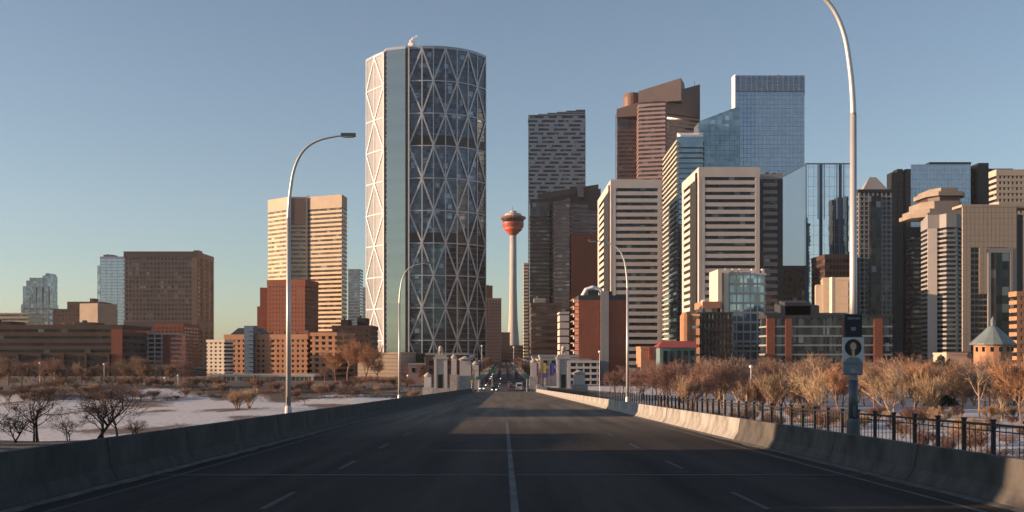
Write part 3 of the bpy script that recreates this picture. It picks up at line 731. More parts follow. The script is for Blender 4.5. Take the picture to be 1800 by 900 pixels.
pts = [(X(1087,1036),1036),(X(1119,1030),1030),(X(1123,1004),1004),(X(1169,998),998),(X(1172,1012),1012),(X(1229,1030),1030),(X(1229,1090),1090),(X(1091,1090),1090)]
zt = Z(178,1000)
b = tower('office_tower', 'tallest brown banded stone tower with a slanting parapet and a red granite rooftop drum', 'office tower', pts, zt, 62, 'pink_granite', 'bronze_glass', .5, d=.35, cap=0)
part('dark_wing', MB().prism(rect(1085,1118,1027,20), 0, Z(184,1000)), M['bronze_glass'], b)
me = MB().box(X(1084.6,1026.3),X(1118.4,1026.3),1026.4,1027.8,0,1.5).mesh('wing_spandrel', M['red_granite'], (b.location.x,b.location.y,0))
for i in range(60): link('wing_spandrel', me, b, (0,0,i*3.78))
part('crown', MB().prism([(X(1084,1025),1025),(X(1172,1009),1009),(X(1230.5,1028),1028),(X(1230,1092),1092),(X(1088,1092),1092)], Z(196,1000), [Z(181,1000),Z(160,1000),Z(135,1000),Z(135,1000),Z(178,1000)]), M['dark_bronze'], b)
part('upper_crown', MB().prism([(X(1122,1016),1016),(X(1197,1004),1004),(X(1203,1030),1030),(X(1125,1050),1050)], Z(175,1000), [Z(153,1000),Z(135,1000),Z(133,1000),Z(150,1000)]), M['crown_granite'], b)
part('drum', MB().lathe(X(1112,1032), 1034, [(9,Z(176,1000)),(9,Z(158,1000)),(7.5,Z(150,1000)),(2,Z(148,1000))], 20), M['red_granite'], b)
part('corner_cap', MB().prism([(X(1122.5,1003.5),1003.5),(X(1169.5,997.5),997.5),(X(1172,1020),1020),(X(1123,1020),1020)], zt-2, [Z(188,1000),Z(182,1000),Z(182,1000),Z(188,1000)]), M['pink_granite'], b)
for px,t in ((1221,124),(1203,131)): x = X(px,1040); part('antenna', MB().tube([(x,1040,Z(138,1000)),(x,1040,Z(t,1000))],.3,5), M['steel_dark'], b)
# pale banded pair
def banded(name, label, pa, pb, Y, D, ptop, nfl, seed, lw):
    p = rect(pa, pb, Y, D)
    b = tower(name, label, 'office building', p, Z(ptop,Y), nfl, 'white_precast', 'dark_glass', .54, d=.55, cap=5.5,
              panels=((0,0,.085,'white_precast'),(0,.945,1,'white_precast'),(3,0,.1,'white_precast'),(3,.5,.95,'charcoal'),(3,.95,1,'white_precast')), zv=0)
    x = X(pa,Y)
    part('corner_recess', MB().box(x-1.6,x+.1,Y+3,Y+6,0,Z(ptop+8,Y)), M['charcoal'], b)
    # parapet fins
    clutter(b, [(X(pa+10,Y+6),Y+6),(X(pb-10,Y+30),Y+30)], Z(ptop,Y), 7, seed, 2.2)
    part('penthouse', MB().box(X(pa+12,Y+8),X(pb-30,Y+8),Y+8,Y+24,Z(ptop,Y)-.1,Z(ptop-5,Y)), M['grey_precast'], b)
    return b
banded('office_building', 'pale stone office building with dark ribbon windows behind the red brick tower', 1075, 1161, 700, 95, 316, 26, 11, 12)
b = banded('office_building', 'broad pale stone office building with dark ribbon windows and a brightly lit left end', 1230, 1333, 600, 55, 294, 27, 12, 14)
b = tower('office_building', 'recessed grey banded wing set back right of the broad pale office building', 'office building', rect(1333,1374,622,36), Z(306,622), 27, 'grey_precast', 'dark_glass', .5, d=.4, cap=3, panels=((0,.03,.2,'dark_slate'),(0,.82,1,'dark_slate')))
for k, px in enumerate((1345,1358,1368)): part('roof_unit', MB().box(X(px,630),X(px+7,630),630,636,Z(306,622)-.1,Z(299+k,622)), M['dark_slate'], b)
# striped wedge with teal glass front
pts = [(X(1191,760),760),(X(1236,760),760),(X(1236,826),826),(X(1164+3,834),834)]
b = tower('office_tower', 'teal glass office tower with pale slanted stripes running down its left side', 'office tower', pts, Z(240,760), 44, 'cream', 'teal_glass', .30, d=.9, cap=0)
part('front_glass', MB().prism([(X(1193,758.5),758.5),(X(1236,758.5),758.5),(X(1236,759.7),759.7),(X(1193,759.7),759.7)], 0, Z(246,760)), M['teal_glass'], b)
for k in range(44):
    part('front_band', MB().box(X(1193,758.2),X(1236.5,758.2),758.2,758.6,k*3.6+1,k*3.6+2.0), M['dark_slate'] if k > 40 else M['blue_panel'], b)
part('sloped_roof', MB().prism([(X(1196,762),762),(X(1236,762),762),(X(1236,800),800),(X(1190,800),800)], Z(241,760), [Z(236,760),Z(236,760),Z(213,760),Z(213,760)]), M['roof_snow'], b)
part('roof_fin', MB().box(X(1228,764),X(1231,764),764,782,Z(240,760),Z(213,760)), M['pale_glass'], b)
# teal mid tower with a slanted top
Y = 900
pts = [(X(1231,Y),Y),(X(1300,Y),Y),(X(1300,Y+50),Y+50),(X(1228,Y+50),Y+50)]
b = tower('office_tower', 'teal glass tower with sloping top between the striped and the tallest blue towers', 'office tower', pts, Z(222,Y), 50, 'blue_steel', 'teal_glass', .07, d=.12, cap=0, piers={0:(9,.24)}, pm='blue_steel')
part('sloped_crown', MB().prism([(X(1231,Y+.5),Y+.5),(X(1300,Y+.5),Y+.5),(X(1300,Y+40),Y+40),(X(1231,Y+40),Y+40)], Z(223,Y), [Z(212,Y),Z(186,Y),Z(180,Y),Z(206,Y)]), M['pale_glass'], b)
# tallest blue
Y = 960
b = tower('skyscraper', 'tall plain light blue glass skyscraper with a flat grey banded top', 'skyscraper', [(X(1293,Y),Y),(X(1414,Y),Y),(X(1412,Y+60),Y+60),(X(1287,Y+60),Y+60)], Z(160,Y), 62, 'blue_steel', 'blue_glass', .07, d=.12, cap=0, piers={0:(19,.24)}, pm='blue_steel', panels=((3,0,1,'woven_steel'),))
part('crown', MB().prism([(X(1292,Y-1),Y-1),(X(1415,Y-1),Y-1),(X(1412,Y+58),Y+58),(X(1287,Y+58),Y+58)], Z(161,Y), Z(133,Y)), M['crown_glass'], b)
for k in range(14):
    x = X(1293+k*9.3,Y-1.3); part('crown_fin', MB().box(x-.15,x+.15,Y-1.7,Y-.9,Z(161,Y),Z(134,Y)), M['blue_steel'], b)
for k in range(4): part('crown_band', MB().box(X(1292,Y-1.4),X(1415,Y-1.4),Y-1.35,Y-.95,Z(160-k*7,Y),Z(158.5-k*7,Y)), M['blue_steel'], b)
part('corner_strip', MB().prism([(X(1286,Y+10),Y+10),(X(1292,Y-1.6),Y-1.6),(X(1293.5,Y-1.6),Y-1.6),(X(1289,Y+14),Y+14)], 0, Z(131,Y)), M['white_steel'], b)
clutter(b, [(X(1300,Y+2),Y+2),(X(1405,Y+30),Y+30)], Z(133,Y), 4, 21, 2.5)
# sky reflecting wedge building
Y = 800
pts = [(X(1376,803),803),(X(1417,Y),Y),(X(1500,Y),Y),(X(1500,Y+70),Y+70),(X(1390,870),870)]
b = thing('office_tower', 'mirror glass tower with two dark vertical slots, left of the tall lamp post', 'office tower', (X(1440,840),840,0))
zt = Z(289,Y)
part('glass_wall', MB().prism(pts, -.5, [zt-8,zt,zt,zt,zt-8]), M['sky_glass'], b)
for px in (1417,1443,1477):
    part('dark_slot', MB().box(X(px-2.6,Y),X(px+2.6,Y),Y-.4,Y+3,0,(zt+.3 if px != 1417 else Z(382,Y))), M['blue_panel'], b)
fm = MB()
for i in range(30): z = zt-2-i*7.2; fm.box(X(1417,Y),X(1500,Y),Y-.12,Y+.1,z,z+.14)
for i in range(9): x = X(1421+i*9.2,Y); fm.box(x,x+.12,Y-.13,Y+.1,0,zt-.3)
xw0, xw1 = X(1376,803), X(1417,Y)
part('pale_glass_face', MB().prism([(xw0,802.6),(xw1-.3,Y-.5),(xw1-.3,Y-.05),(xw0,802.95)], Z(467,Y), [zt-9,zt-.5,zt-.5,zt-9]), M['painted_sky_glass'], b)
for px_ in (1438,1449,1471,1483): x = X(px_,Y); part('bright_fin', MB().box(x-.35,x+.35,Y-.5,Y+.2,Z(385,Y),zt-.2), M['white_steel'], b)
part('mullions', fm, M['blue_steel'], b, stuff=True)
part('pale_edge', MB().box(xw1-.5,xw1+.3,Y-1.0,Y-.45,Z(385,Y),zt+.2).add([(xw0,802.3,zt-9),(xw1,Y-.8,zt-.5),(xw1,Y-.8,zt+.8),(xw0,802.3,zt-7.7),(xw0,803.3,zt-9),(xw1,Y+.2,zt-.5),(xw1,Y+.2,zt+.8),(xw0,803.3,zt-7.7)],[(0,1,2,3),(4,7,6,5),(0,3,7,4),(3,2,6,7),(0,4,5,1),(1,5,6,2)]), M['white_steel'], b)
part('parapet', MB().box(X(1416,Y-.4),X(1501,Y-.4),Y-.45,Y+1,zt,zt+1), M['blue_steel'], b)
b = tower('building', 'black glass block low in front of the mirror glass tower', 'office building', rect(1372,1415,700,30), Z(467,700), 15, 'charcoal', 'dark_glass', .3, d=.1, piers={0:(9,.5)}, cap=3)
b = tower('building', 'dark bronze block low behind the lamp post at the foot of the mirror glass tower', 'office building', rect(1450,1500,690,30), Z(447,690), 18, 'dark_bronze', 'bronze_glass', .4, d=.1, piers={0:(9,.5)}, cap=3)
# small sunlit beige block
p = rect(1447,1497,560,24,-14)
b = tower('building', 'small sunlit beige stone block with a side fin left of the lamp post banners', 'building', p, Z(488,560), 12, 'beige', 'beige', .8, d=.15, cap=1.5)
part('side_wing', MB().prism(rect(1434,1448,562,14,-14), 0, Z(500,560)), M['beige'], b)
part('sunlit_fin', MB().box(X(1462,552),X(1468,552),551.5,556,0,Z(489,560)), M['cream'], b)

# ------------------------------------------------------------------ right
Y = 700
p = rect(1510,1567,Y,13)
b = tower('residential_tower', 'grey residential tower with a fine balcony grid and a small pyramid roof', 'apartment tower', p, Z(333,Y), 38, 'grey_precast', 'dark_glass', .26, d=.5, piers={0:(8,.8),3:(5,.8)}, cap=2, capm='charcoal')
xa, xb = X(1517,Y+3), X(1562,Y+3)
part('roof', MB().add([(xa,Y+3,Z(333,Y)),(xb,Y+3,Z(333,Y)),(xb,Y+13,Z(333,Y)),(xa,Y+13,Z(333,Y)),((xa+xb)/2-2.5,Y+8,Z(308,Y)),((xa+xb)/2+2,Y+8,Z(308,Y))],[(0,1,5,4),(1,2,5),(2,3,4,5),(3,0,4),(0,3,2,1)]), M['grey_precast'], b)
part('bay', MB().box(X(1530,Y-2),X(1548,Y-2),Y-2,Y,0,Z(345,Y)), M['dark_glass'], b)
b = thing('office_tower', 'black slab tower with one thin pale vertical stripe', 'office tower', (X(1583,730),730,0))
for a_, c_, t, mm in ((1567,1577,303,'charcoal'),(1577.5,1587,297,'charcoal'),(1587.5,1591.5,299,'strip_glass'),(1592,1601,297,'charcoal')):
    part('slab', MB().prism(rect(a_,c_,730+(3 if mm != 'charcoal' else 0),9), 0, Z(t,730)), M[mm], b)
fm = MB()
for i in range(40): fm.box(X(1567,729.8),X(1587,729.8),729.8,730.1,i*3.4,i*3.4+.5).box(X(1592.2,729.8),X(1600.8,729.8),729.8,730.1,i*3.4,i*3.4+.5)
part('floor_lines', fm, M['dark_slate'], b, stuff=True)
Y = 860
pts = [(X(1601,Y),Y),(X(1706,Y),Y),(X(1722,Y+22),Y+22),(X(1782,Y+16),Y+16),(X(1782,Y+70),Y+70),(X(1601,Y+70),Y+70)]
b = thing('office_tower', 'wide blue mirror glass tower with a black glass right wing behind the beige stone buildings', 'office tower', (X(1680,900),900,0))
part('glass_wall', MB().prism(pts[:2]+[(X(1706,Y+12),Y+12),(X(1603,Y+12),Y+12)], -.5, Z(289,Y)), M['blue_glass'], b)
part('black_wing', MB().prism(rect(1706.5,1781,Y+14,50), -.5, Z(291,Y)), M['dark_glass'], b)
part('black_fin', MB().prism(rect(1720,1738,Y+6,20), -.5, Z(284,Y)), M['charcoal'], b)
part('roof_band', MB().box(X(1634,Y+1),X(1707,Y+1),Y+1,Y+40,Z(289,Y)-.1,Z(284.5,Y)), M['charcoal'], b)
fm = MB()
for i in range(56): z = Z(291,Y)-i*3.7; fm.box(X(1601,Y-.1),X(1706,Y-.1),Y-.1,Y+.1,z,z+.2)
for i in range(17): x = X(1603+i*6.2,Y); fm.box(x,x+.2,Y-.12,Y+.1,0,Z(290,Y))
part('mullions', fm, M['blue_steel'], b, stuff=True)
b = tower('building', 'dark brown block between the black slab tower and the crowned tower', 'office building', rect(1602,1629,640,8), Z(399,640), 28, 'charcoal', 'bronze_glass', .5, d=.1, cap=6, capm='brick_dark', joined=True)
# crowned tower
Y = 560
pts = [(X(1620,Y+16),Y+16),(X(1632,Y),Y),(X(1652,Y-1),Y-1),(X(1664,Y-6),Y-6),(X(1680,Y-6),Y-6),(X(1692,Y),Y),(X(1712,Y),Y),(X(1712,Y+36),Y+36),(X(1622,Y+36),Y+36)]
b = tower('hotel_tower', 'pale grey tower with a rounded banded bay and a tan stepped crown', 'tower', pts, Z(378,Y), 32, 'grey_precast', 'dark_glass', .42, d=.3, cap=7,
          panels=((1,0,.75,'white_precast'),))
for i, (a_, c_, y0, t0, t1, mm) in enumerate(((1610,1712,Y+4,379,372,'crown_stone'),(1616,1708,Y+5,372,364,'crown_stone'),(1628,1700,Y+6,364,350,'crown_stone'),(1640,1698,Y+8,350,340,'dark_bronze'),(1636,1706,Y+6,340,333,'crown_stone'),(1644,1694,Y+9,333,325,'crown_stone'))):
    w_ = c_-a_; k = w_*.2
    pp = [(X(a_+k,y0),y0),(X(c_-k,y0),y0),(X(c_,y0),y0+7),(X(c_,y0),y0+24),(X(a_,y0),y0+24),(X(a_,y0),y0+7)]
    part('crown_tier', MB().prism(pp, Z(t0,Y)-.02*i, Z(t1,Y)), M[mm], b)
part('crown_window', MB().prism([(X(1652,Y+6.5),Y+6.4),(X(1672,Y+6.5),Y+6.4),(X(1672,Y+7),Y+7),(X(1652,Y+7),Y+7)], Z(361,Y), Z(353,Y)), M['charcoal'], b)
# beige gateway building
Y = 480
p = rect(1693,1802,Y,40)
b = thing('office_building', 'sunlit tan stone building with a tall dark arch window and a column of recessed windows', 'office building', (X(1750,500),500,0))
zt = Z(363,Y)
part('stone_wall', MB().prism([(X(1693,Y+1),Y+1),(X(1788,Y+1),Y+1),(X(1788,Y+12),Y+12),(X(1694,Y+12),Y+12)], -.5, zt-.1), M['tile_line'], b)
rows = 30; rh_ = zt/rows
tw = (X(1788,Y)-X(1693,Y))/13
def tile_open(c, zc):
    px = 1693+ (c+.5)*95/13; py = HY+(CZ-zc)*F/Y
    if 1737 < px < 1776 and py > 436: return 'arch'
    if 1710 < px < 1725 and py > 436: return 'win'
    if 1710 < px < 1745 and py > 520: return 'win'
    return None
me = MB().box(.06,tw-.06,-.25,.6,.06,rh_-.06).mesh('stone_tile', M['sandstone'])
mw = MB().box(.2,tw-.2,-.02,.5,.5,rh_-.3).mesh('window', M['dark_glass'])
cnt = 0
for r in range(rows):
    for c in range(13):
        k = tile_open(c, (r+.5)*rh_)
        if k is None and cnt < 298 and r > 4: link('stone_tile', me, b, (X(1693,Y)+c*tw-b.location.x, Y+.9-b.location.y, r*rh_)); cnt += 1
        elif k == 'win': link('window', mw, b, (X(1693,Y)+c*tw-b.location.x, Y+.9-b.location.y, r*rh_))
xa, xb = X(1742,Y), X(1776,Y)
part('arch_window', MB().box(xa,xb,Y+.3,Y+.95,0,Z(440,Y)), M['dark_glass'], b)
part('arch_frame', MB().box(xa-1.2,xa,Y+.1,Y+.98,0,Z(437,Y)).box(xb,xb+1.2,Y+.1,Y+.98,0,Z(437,Y)).box(xa-1.2,xb+1.2,Y+.05,Y+.96,Z(444,Y),Z(436,Y)), M['grey_precast'], b)
part('column', MB().box(xa+(xb-xa)*.15,xa+(xb-xa)*.28,Y+.1,Y+.4,0,Z(446,Y)), M['bronze_glass'], b)
part('dark_edge', MB().prism(rect(1788,1798,Y+4,30), -.5, zt-3), M['dark_slate'], b)
part('parapet', MB().box(X(1692,Y)-.1,X(1788.5,Y),Y+.5,Y+11,zt-.1,zt+1), M['sandstone'], b)
part('upper_tier', MB().prism(rect(1756,1830,Y+4,8), zt-.2, Z(352,Y)), M['sandstone'], b)
b = tower('hotel', 'far tan building with punched square windows at the right edge', 'building', rect(1752,1860,700,10), Z(298,700), 34, 'beige', 'dark_glass', .5, d=.4, piers={0:(15,1.4)}, cap=4, capm='beige')
b = tower('building', 'bright orange brick building cut off by the right edge of the photo', 'building', rect(1788,1850,430,6), Z(512,430), 11, 'brick_orange', 'dark_glass', .5, d=.3, piers={0:(8,1.2)}, cap=2)
# red brick tower
Y = 470
p = rect(1018,1103,Y,26)
b = tower('brick_tower', 'plain red brick tower with a pale vertical strip and an arched roof plant', 'apartment tower', p, Z(519,Y), 12, 'brick_red', 'bronze_glass', .86, d=.12, cap=2, capm='dark_slate', panels=((0,.0,.42,'brick_red'),(0,.60,1,'brick_red')))
part('pale_strip', MB().box(X(1056,Y-.5),X(1070,Y-.5),Y-.9,Y+.2,0,Z(512,Y)), M['grey_precast'], b)
for k in range(10):
    part('balcony', MB().box(X(1008,Y+2),X(1018,Y+2),Y+1,Y+5,Z(648-k*13,Y),Z(643-k*13,Y)), M['cream'], b)
    part('balcony_slab', MB().box(X(1007.5,Y+2),X(1019,Y+2),Y+1.5,Y+20,Z(642.6-k*13,Y),Z(641-k*13,Y)), M['brick_orange'], b)
part('roof_plant', MB().tube([(X(1024,Y+6),Y+6,Z(519,Y)),(X(1030,Y+6),Y+6,Z(508,Y)),(X(1042,Y+6),Y+6,Z(504,Y)),(X(1054,Y+6),Y+6,Z(508,Y)),(X(1060,Y+6),Y+6,Z(519,Y))], 1.1, 6), M['white_steel'], b)
part('roof_unit', MB().box(X(1034,Y+5),X(1052,Y+5),Y+5,Y+12,Z(519,Y)-.1,Z(509,Y)).box(X(1062,Y+5),X(1076,Y+5),Y+5,Y+12,Z(519,Y)-.1,Z(511,Y)), M['charcoal'], b)
b = tower('building', 'narrow pale grey building left of the red brick tower', 'building', rect(984,1000,520,20), Z(548,520), 9, 'white_precast', 'grey_glass', .8, d=.1, cap=1)
b = tower('building', 'narrow dark building squeezed between the pale grey one and the red brick tower', 'building', rect(997,1010,525,20), Z(556,525), 9, 'charcoal', 'dark_glass', .6, d=.1, cap=1)
b = tower('building', 'brown low rise with ribbon windows left of the red brick tower, above the street', 'building', rect(934,986,640,30), Z(532,640), 10, 'brick_brown', 'bronze_glass', .5, d=.25, cap=2, units=((.1,.5,.2,.6,3,'grey_precast'),))
# white modern frame building
Y = 480
p = rect(1281,1345,Y,24)
b = tower('condo_building', 'white framed glass building with a sunlit cream end tower, below the broad pale office building', 'apartment block', p, Z(480,Y), 11, 'white_precast', 'pale_glass', .22, d=.35, piers={0:(6,.55)}, cap=1, capm='white_precast')
part('end_tower', MB().prism(rect(1262,1281,Y-2,20), 0, Z(474,Y)), M['cream'], b)
part('end_slot', MB().box(X(1269,Y-2),X(1272,Y-2),Y-2.2,Y-1.8,8,Z(480,Y)), M['bronze_glass'], b)
for k in range(5): part('balcony', MB().box(X(1284+k*12,Y-1.5),X(1293+k*12,Y-1.5),Y-1.5,Y-.3,Z(610,Y)+0,Z(606,Y)), M['white_precast'], b)
for px in (1275,1288,1300,1322,1340): part('roof_unit', MB().box(X(px,Y+4),X(px+4,Y+4),Y+4,Y+7,Z(480,Y)-.1,Z(471,Y)), M['white_precast'], b)
b = tower('building', 'small orange topped building with a pale stair drum left of the white framed one', 'building', rect(1236,1266,478,20), Z(530,478), 8, 'brick_orange', 'warm_glass', .6, d=.15, cap=3)
part('stair_drum', MB().lathe(X(1238,480), 480, [(1.6,0),(1.6,Z(528,478)),(.4,Z(526,478))], 12), M['white_precast'], b)
b = tower('apartment_block', 'dark brown apartment block with small windows under the orange topped building', 'apartment block', rect(1227,1286,460,16), Z(549,460), 8, 'brick_dark', 'grey_glass', .5, d=.3, piers={0:(9,1)}, cap=1)
p = rect(1202,1229,462,14,-22)
b = tower('building', 'bright orange building with a rounded sunlit corner left of the dark apartments', 'building', p, Z(552,462), 7, 'brick_orange', 'warm_glass', .7, d=.3, cap=1)
part('corner_drum', MB().lathe(X(1206,462), 462, [(2.6,0),(2.6,Z(556,462)),(1.4,Z(549,462))], 12), M['brick_orange'], b)
# dark riverfront apartments
Y = 440
b = tower('apartment_block', 'long dark riverfront apartment block with red brick bays and grey balcony bands', 'apartment block', rect(1350,1566,Y,13), Z(554,Y), 7, 'grey_precast', 'grey_glass', .18, d=.5, piers={0:(18,.5)}, pm='dark_slate', cap=1.2, capm='dark_slate',
          panels=((0,0,.055,'brick_red'),(0,.14,.19,'brick_red'),(0,.60,.64,'brick_dark'),(0,.86,.93,'brick_red')))
for a_, c_, t in ((1344,1372,545),(1372,1440,532),(1380,1425,526),(1440,1500,548)):
    part('roof', MB().prism(rect(a_,c_,Y+2,10), Z(556,Y), [Z(t+5,Y),Z(t+5,Y),Z(t,Y),Z(t,Y)]), M['dark_slate'], b)
# low sunlit things near the right bank
b = tower('building', 'low bright orange building with two red panels beyond the slim lamp post', 'building', rect(1127,1153,400,14), Z(609,400), 4, 'brick_orange', 'brick_orange', .8, d=.1, cap=1)
part('red_panel', MB().box(X(1141,399),X(1146,399),399.3,400.5,Z(632,400),Z(610,400)), M['sign_red'], b)
b = thing('market_hall', 'low building with a bright red roof at the foot of the striped teal tower', 'building', (X(1190,430),430,0))
part('wall', MB().box(X(1160,430),X(1224,430),430,446,0,Z(610,430)), M['sign_teal'], b)
part('roof', MB().add([(X(1156,429),429,Z(611,430)),(X(1228,429),429,Z(611,430)),(X(1228,429),448,Z(611,430)),(X(1156,429),448,Z(611,430)),(X(1164,438),438,Z(599,430)),(X(1220,438),438,Z(599,430))],[(0,1,5,4),(1,2,5),(2,3,4,5),(3,0,4),(0,3,2,1)]), M['sign_red'], b)
for k in range(5): x = X(1166+k*12,429.7); part('window', MB().box(x,x+1.6,429.6,430.2,5,Z(616,430)), M['dark_glass'], b)
b = thing('pavilion', 'round orange pavilion with a grey conical roof and small cupola by the right trees', 'pavilion', (X(1745,380),380,0))
x0 = X(1745,380); s = 380/F
part('wall', MB().lathe(x0,380,[(31*s,0),(31*s,Z(606,380))],16), M['brick_orange'], b)
part('roof', MB().lathe(x0,380,[(38*s,Z(606,380)),(38*s,Z(604,380)),(8*s,Z(575,380)),(3*s,Z(572,380))],16), M['green_copper'], b)
part('cupola', MB().lathe(x0,380,[(3.4*s,Z(574,380)),(3.4*s,Z(566,380)),(4.4*s,Z(565,380)),(.3*s,Z(556,380))],10), M['green_copper'], b)
for k in range(7): g = math.pi*(1.08+.14*k); part('window', MB().box(-1,1,-.1,.1,0,2).mesh and MB().box(x0+31*s*math.cos(g)-.6,x0+31*s*math.cos(g)+.6,380+31*s*math.sin(g)-.15,380+31*s*math.sin(g)+.3,Z(618,380),Z(610,380)), M['dark_glass'], b)
b = tower('building', 'low peach coloured building left of the cone roofed pavilion', 'building', rect(1664,1700,390,12), Z(620,390), 3, 'beige', 'beige', .7, cap=.6, d=.1)
#@@DETAILS
# ------------------------------------------------------------------ unseen buildings added on the bluff, shaped to cast the foreground shadows
def bluff(name, label, x0, x1, y0, y1, top, m='brick_brown', hip=0):
    b = thing(name, label, 'building', ((x0+x1)/2,(y0+y1)/2,4))
    part('wall', MB().box(x0,x1,y0,y1,-1,top-hip), M[m], b)
    if hip: part('roof', MB().prism([(x0-.4,y0-.4),(x1+.4,y0-.4),(x1+.4,y1+.4),(x0-.4,y1+.4)], top-hip, top-hip+.4).prism([(x0+2,y0+1),(x1-2,y0+1),(x1-2,y1-1),(x0+2,y1-1)], top-hip+.4, top), M['dark_slate'], b)
    me = MB().box(-.05,.1,-.6,.6,-.8,.8).mesh('window', M['dark_glass'])
    z = top-hip-1.8
    while z > 7:
        y = y0+2
        while y < y1-1: link('window', me, b, (x1-b.location.x,y-b.location.y,z-4)); y += 3.4
        z -= 3.1
bluff('apartment_block', 'unseen brown apartment block added on the bluff to shade the near bridge', -54,-38,-60,7,22.8)
bluff('house', 'unseen low sandstone house added on the bluff, letting light reach the near barrier', -53,-38,7.5,15,17.3,'sandstone')
bluff('apartment_block', 'unseen brick apartment block added on the bluff to shade the near road', -54,-38,15.5,31,22.8,'brick_red')
bluff('house', 'unseen narrow house added on the bluff, its height shaping the road shadow edge', -50,-38,31.5,45,15.9,'sandstone',hip=2)
bluff('house', 'unseen slate roofed house added on the bluff slope to shade the road', -70,-58,57,67,17.6,'brick_red',hip=2)
bluff('apartment_block', 'unseen tan apartment block added on the bluff slope to shade road and barrier', -72,-58,67.5,87,23,'beige')
bluff('house', 'unseen slate roofed house nearest the river, added to shade the road', -70,-58,87.5,96,17.2,'brick_brown',hip=2)

# ------------------------------------------------------------------ trees
def grow(seed, H, spread=.55, n0=5, lean=0, depth=4, tw=.03, dens=1.0, up=.35, trunk_h=.22, multi=1):
    rnd = random.Random(seed); T, W = MB(), MB()
    def seg(m, p, q, r0, r1, n=4):
        p, q = Vector(p), Vector(q); t = (q-p); 
        if t.length < 1e-4: return
        t.normalize(); u = Vector((0,0,1)) if abs(t.z) < .9 else Vector((1,0,0)); a_ = t.cross(u).normalized(); b_ = a_.cross(t)
        o = len(m.v)
        for c, r in ((p,r0),(q,r1)):
            for k in range(n):
                g = 2*math.pi*k/n; m.v.append(tuple(c+a_*(math.cos(g)*r)+b_*(math.sin(g)*r)))
        for k in range(n): m.f.append((o+k,o+(k+1)%n,o+n+(k+1)%n,o+n+k))
    def rdir(d, ang):
        ax = Vector((rnd.gauss(0,1),rnd.gauss(0,1),rnd.gauss(0,1))).cross(d)
        if ax.length < 1e-3: ax = Vector((1,0,0))
        return (Matrix.Rotation(ang,3,ax.normalized()) @ d).normalized()
    def branch(p, d, L, r, lv):
        m = T if lv < 2 else W; n = 5 if lv == 0 else (4 if lv == 1 else 3)
        k = 4 if lv < 3 else 3; pts = [p]; dd = d
        for i in range(k):
            dd = (rdir(dd, rnd.uniform(.04,.26)) + Vector((0,0,up*.22))).normalized(); q = pts[-1]+dd*(L/k)
            seg(m, pts[-1], q, r*(1-.6*i/k), r*(1-.6*(i+1)/k), n); pts.append(q)
        if lv >= depth: return
        cnt = int((n0 if lv == 0 else 5 if lv == 1 else 5)*(dens if lv else 1)*rnd.uniform(.8,1.25)+.5)
        for j in range(cnt):
            f = rnd.uniform(.3 if lv else .35, 1); idx = min(int(f*k), k-1); base = pts[idx].lerp(pts[idx+1], f*k-idx)
            nd = rdir((pts[idx+1]-pts[idx]).normalized(), rnd.uniform(.45,.95)*spread/.55)
            branch(base, nd, L*rnd.uniform(.48,.72), max(r*.45, tw*.5), lv+1)
    for s_ in range(multi):
        d = Vector((lean+rnd.uniform(-.3,.3)*(multi>1)*1.6, rnd.uniform(-.25,.25)*(multi>1)*1.6, 1)).normalized()
        h = H*(1 if multi == 1 else rnd.uniform(.7,1)); p = Vector((rnd.uniform(-.4,.4)*(multi>1), rnd.uniform(-.4,.4)*(multi>1), -.3))
        branch(p, d, h*.52, h*.016+.03, 0)
    return T, W
TREES = {}
def tree_proto(key, seed, H, tm, wm, **kw):
    T, W = grow(seed, H, **kw); TREES[key] = (T.mesh('trunk', M[tm]), W.mesh('crown', M[wm]), H)
for i, s_ in enumerate((11,12,13,14)): tree_proto(('big',i), s_, 10, 'bark_pale' if i%2 else 'bark', ('twig_orange','twig_yellow','twig_orange','twig_brown')[i], tw=.042, dens=1.25, n0=10, up=.75, spread=.5, multi=(1,2,1,2)[i])
C('twig_rust', (.34,.18,.095), .95, .3, .4); C('twig_grey', (.21,.16,.13), .95, .3, .4)
for i, s_ in enumerate((51,52,53)): tree_proto(('rust',i), s_, 10, 'bark', 'twig_rust', tw=.04, dens=1.15, n0=10, up=.6, spread=.5)
for i, s_ in enumerate((61,62)): tree_proto(('open',i), s_, 10, 'bark_pale', ('twig_grey','twig_yellow')[i], tw=.045, dens=.8, n0=8, up=.7, spread=.62, multi=i+1)
for i, s_ in enumerate((21,22,23)): tree_proto(('bush',i), s_, 10, 'bark', ('twig_orange','twig_red','twig_yellow')[i], tw=.055, dens=1.3, n0=7, multi=6, up=.9, depth=3, spread=.45)
for i, s_ in enumerate((31,32,33)): tree_proto(('dark',i), s_, 10, 'bark_dark', 'twig_dark', tw=.04, dens=.72, n0=7, multi=2 if i else 1, spread=.62, up=.5)
for i, s_ in enumerate((41,42)): tree_proto(('red',i), s_, 10, 'bark', 'twig_red', tw=.045, dens=1.2, n0=9, spread=.6)
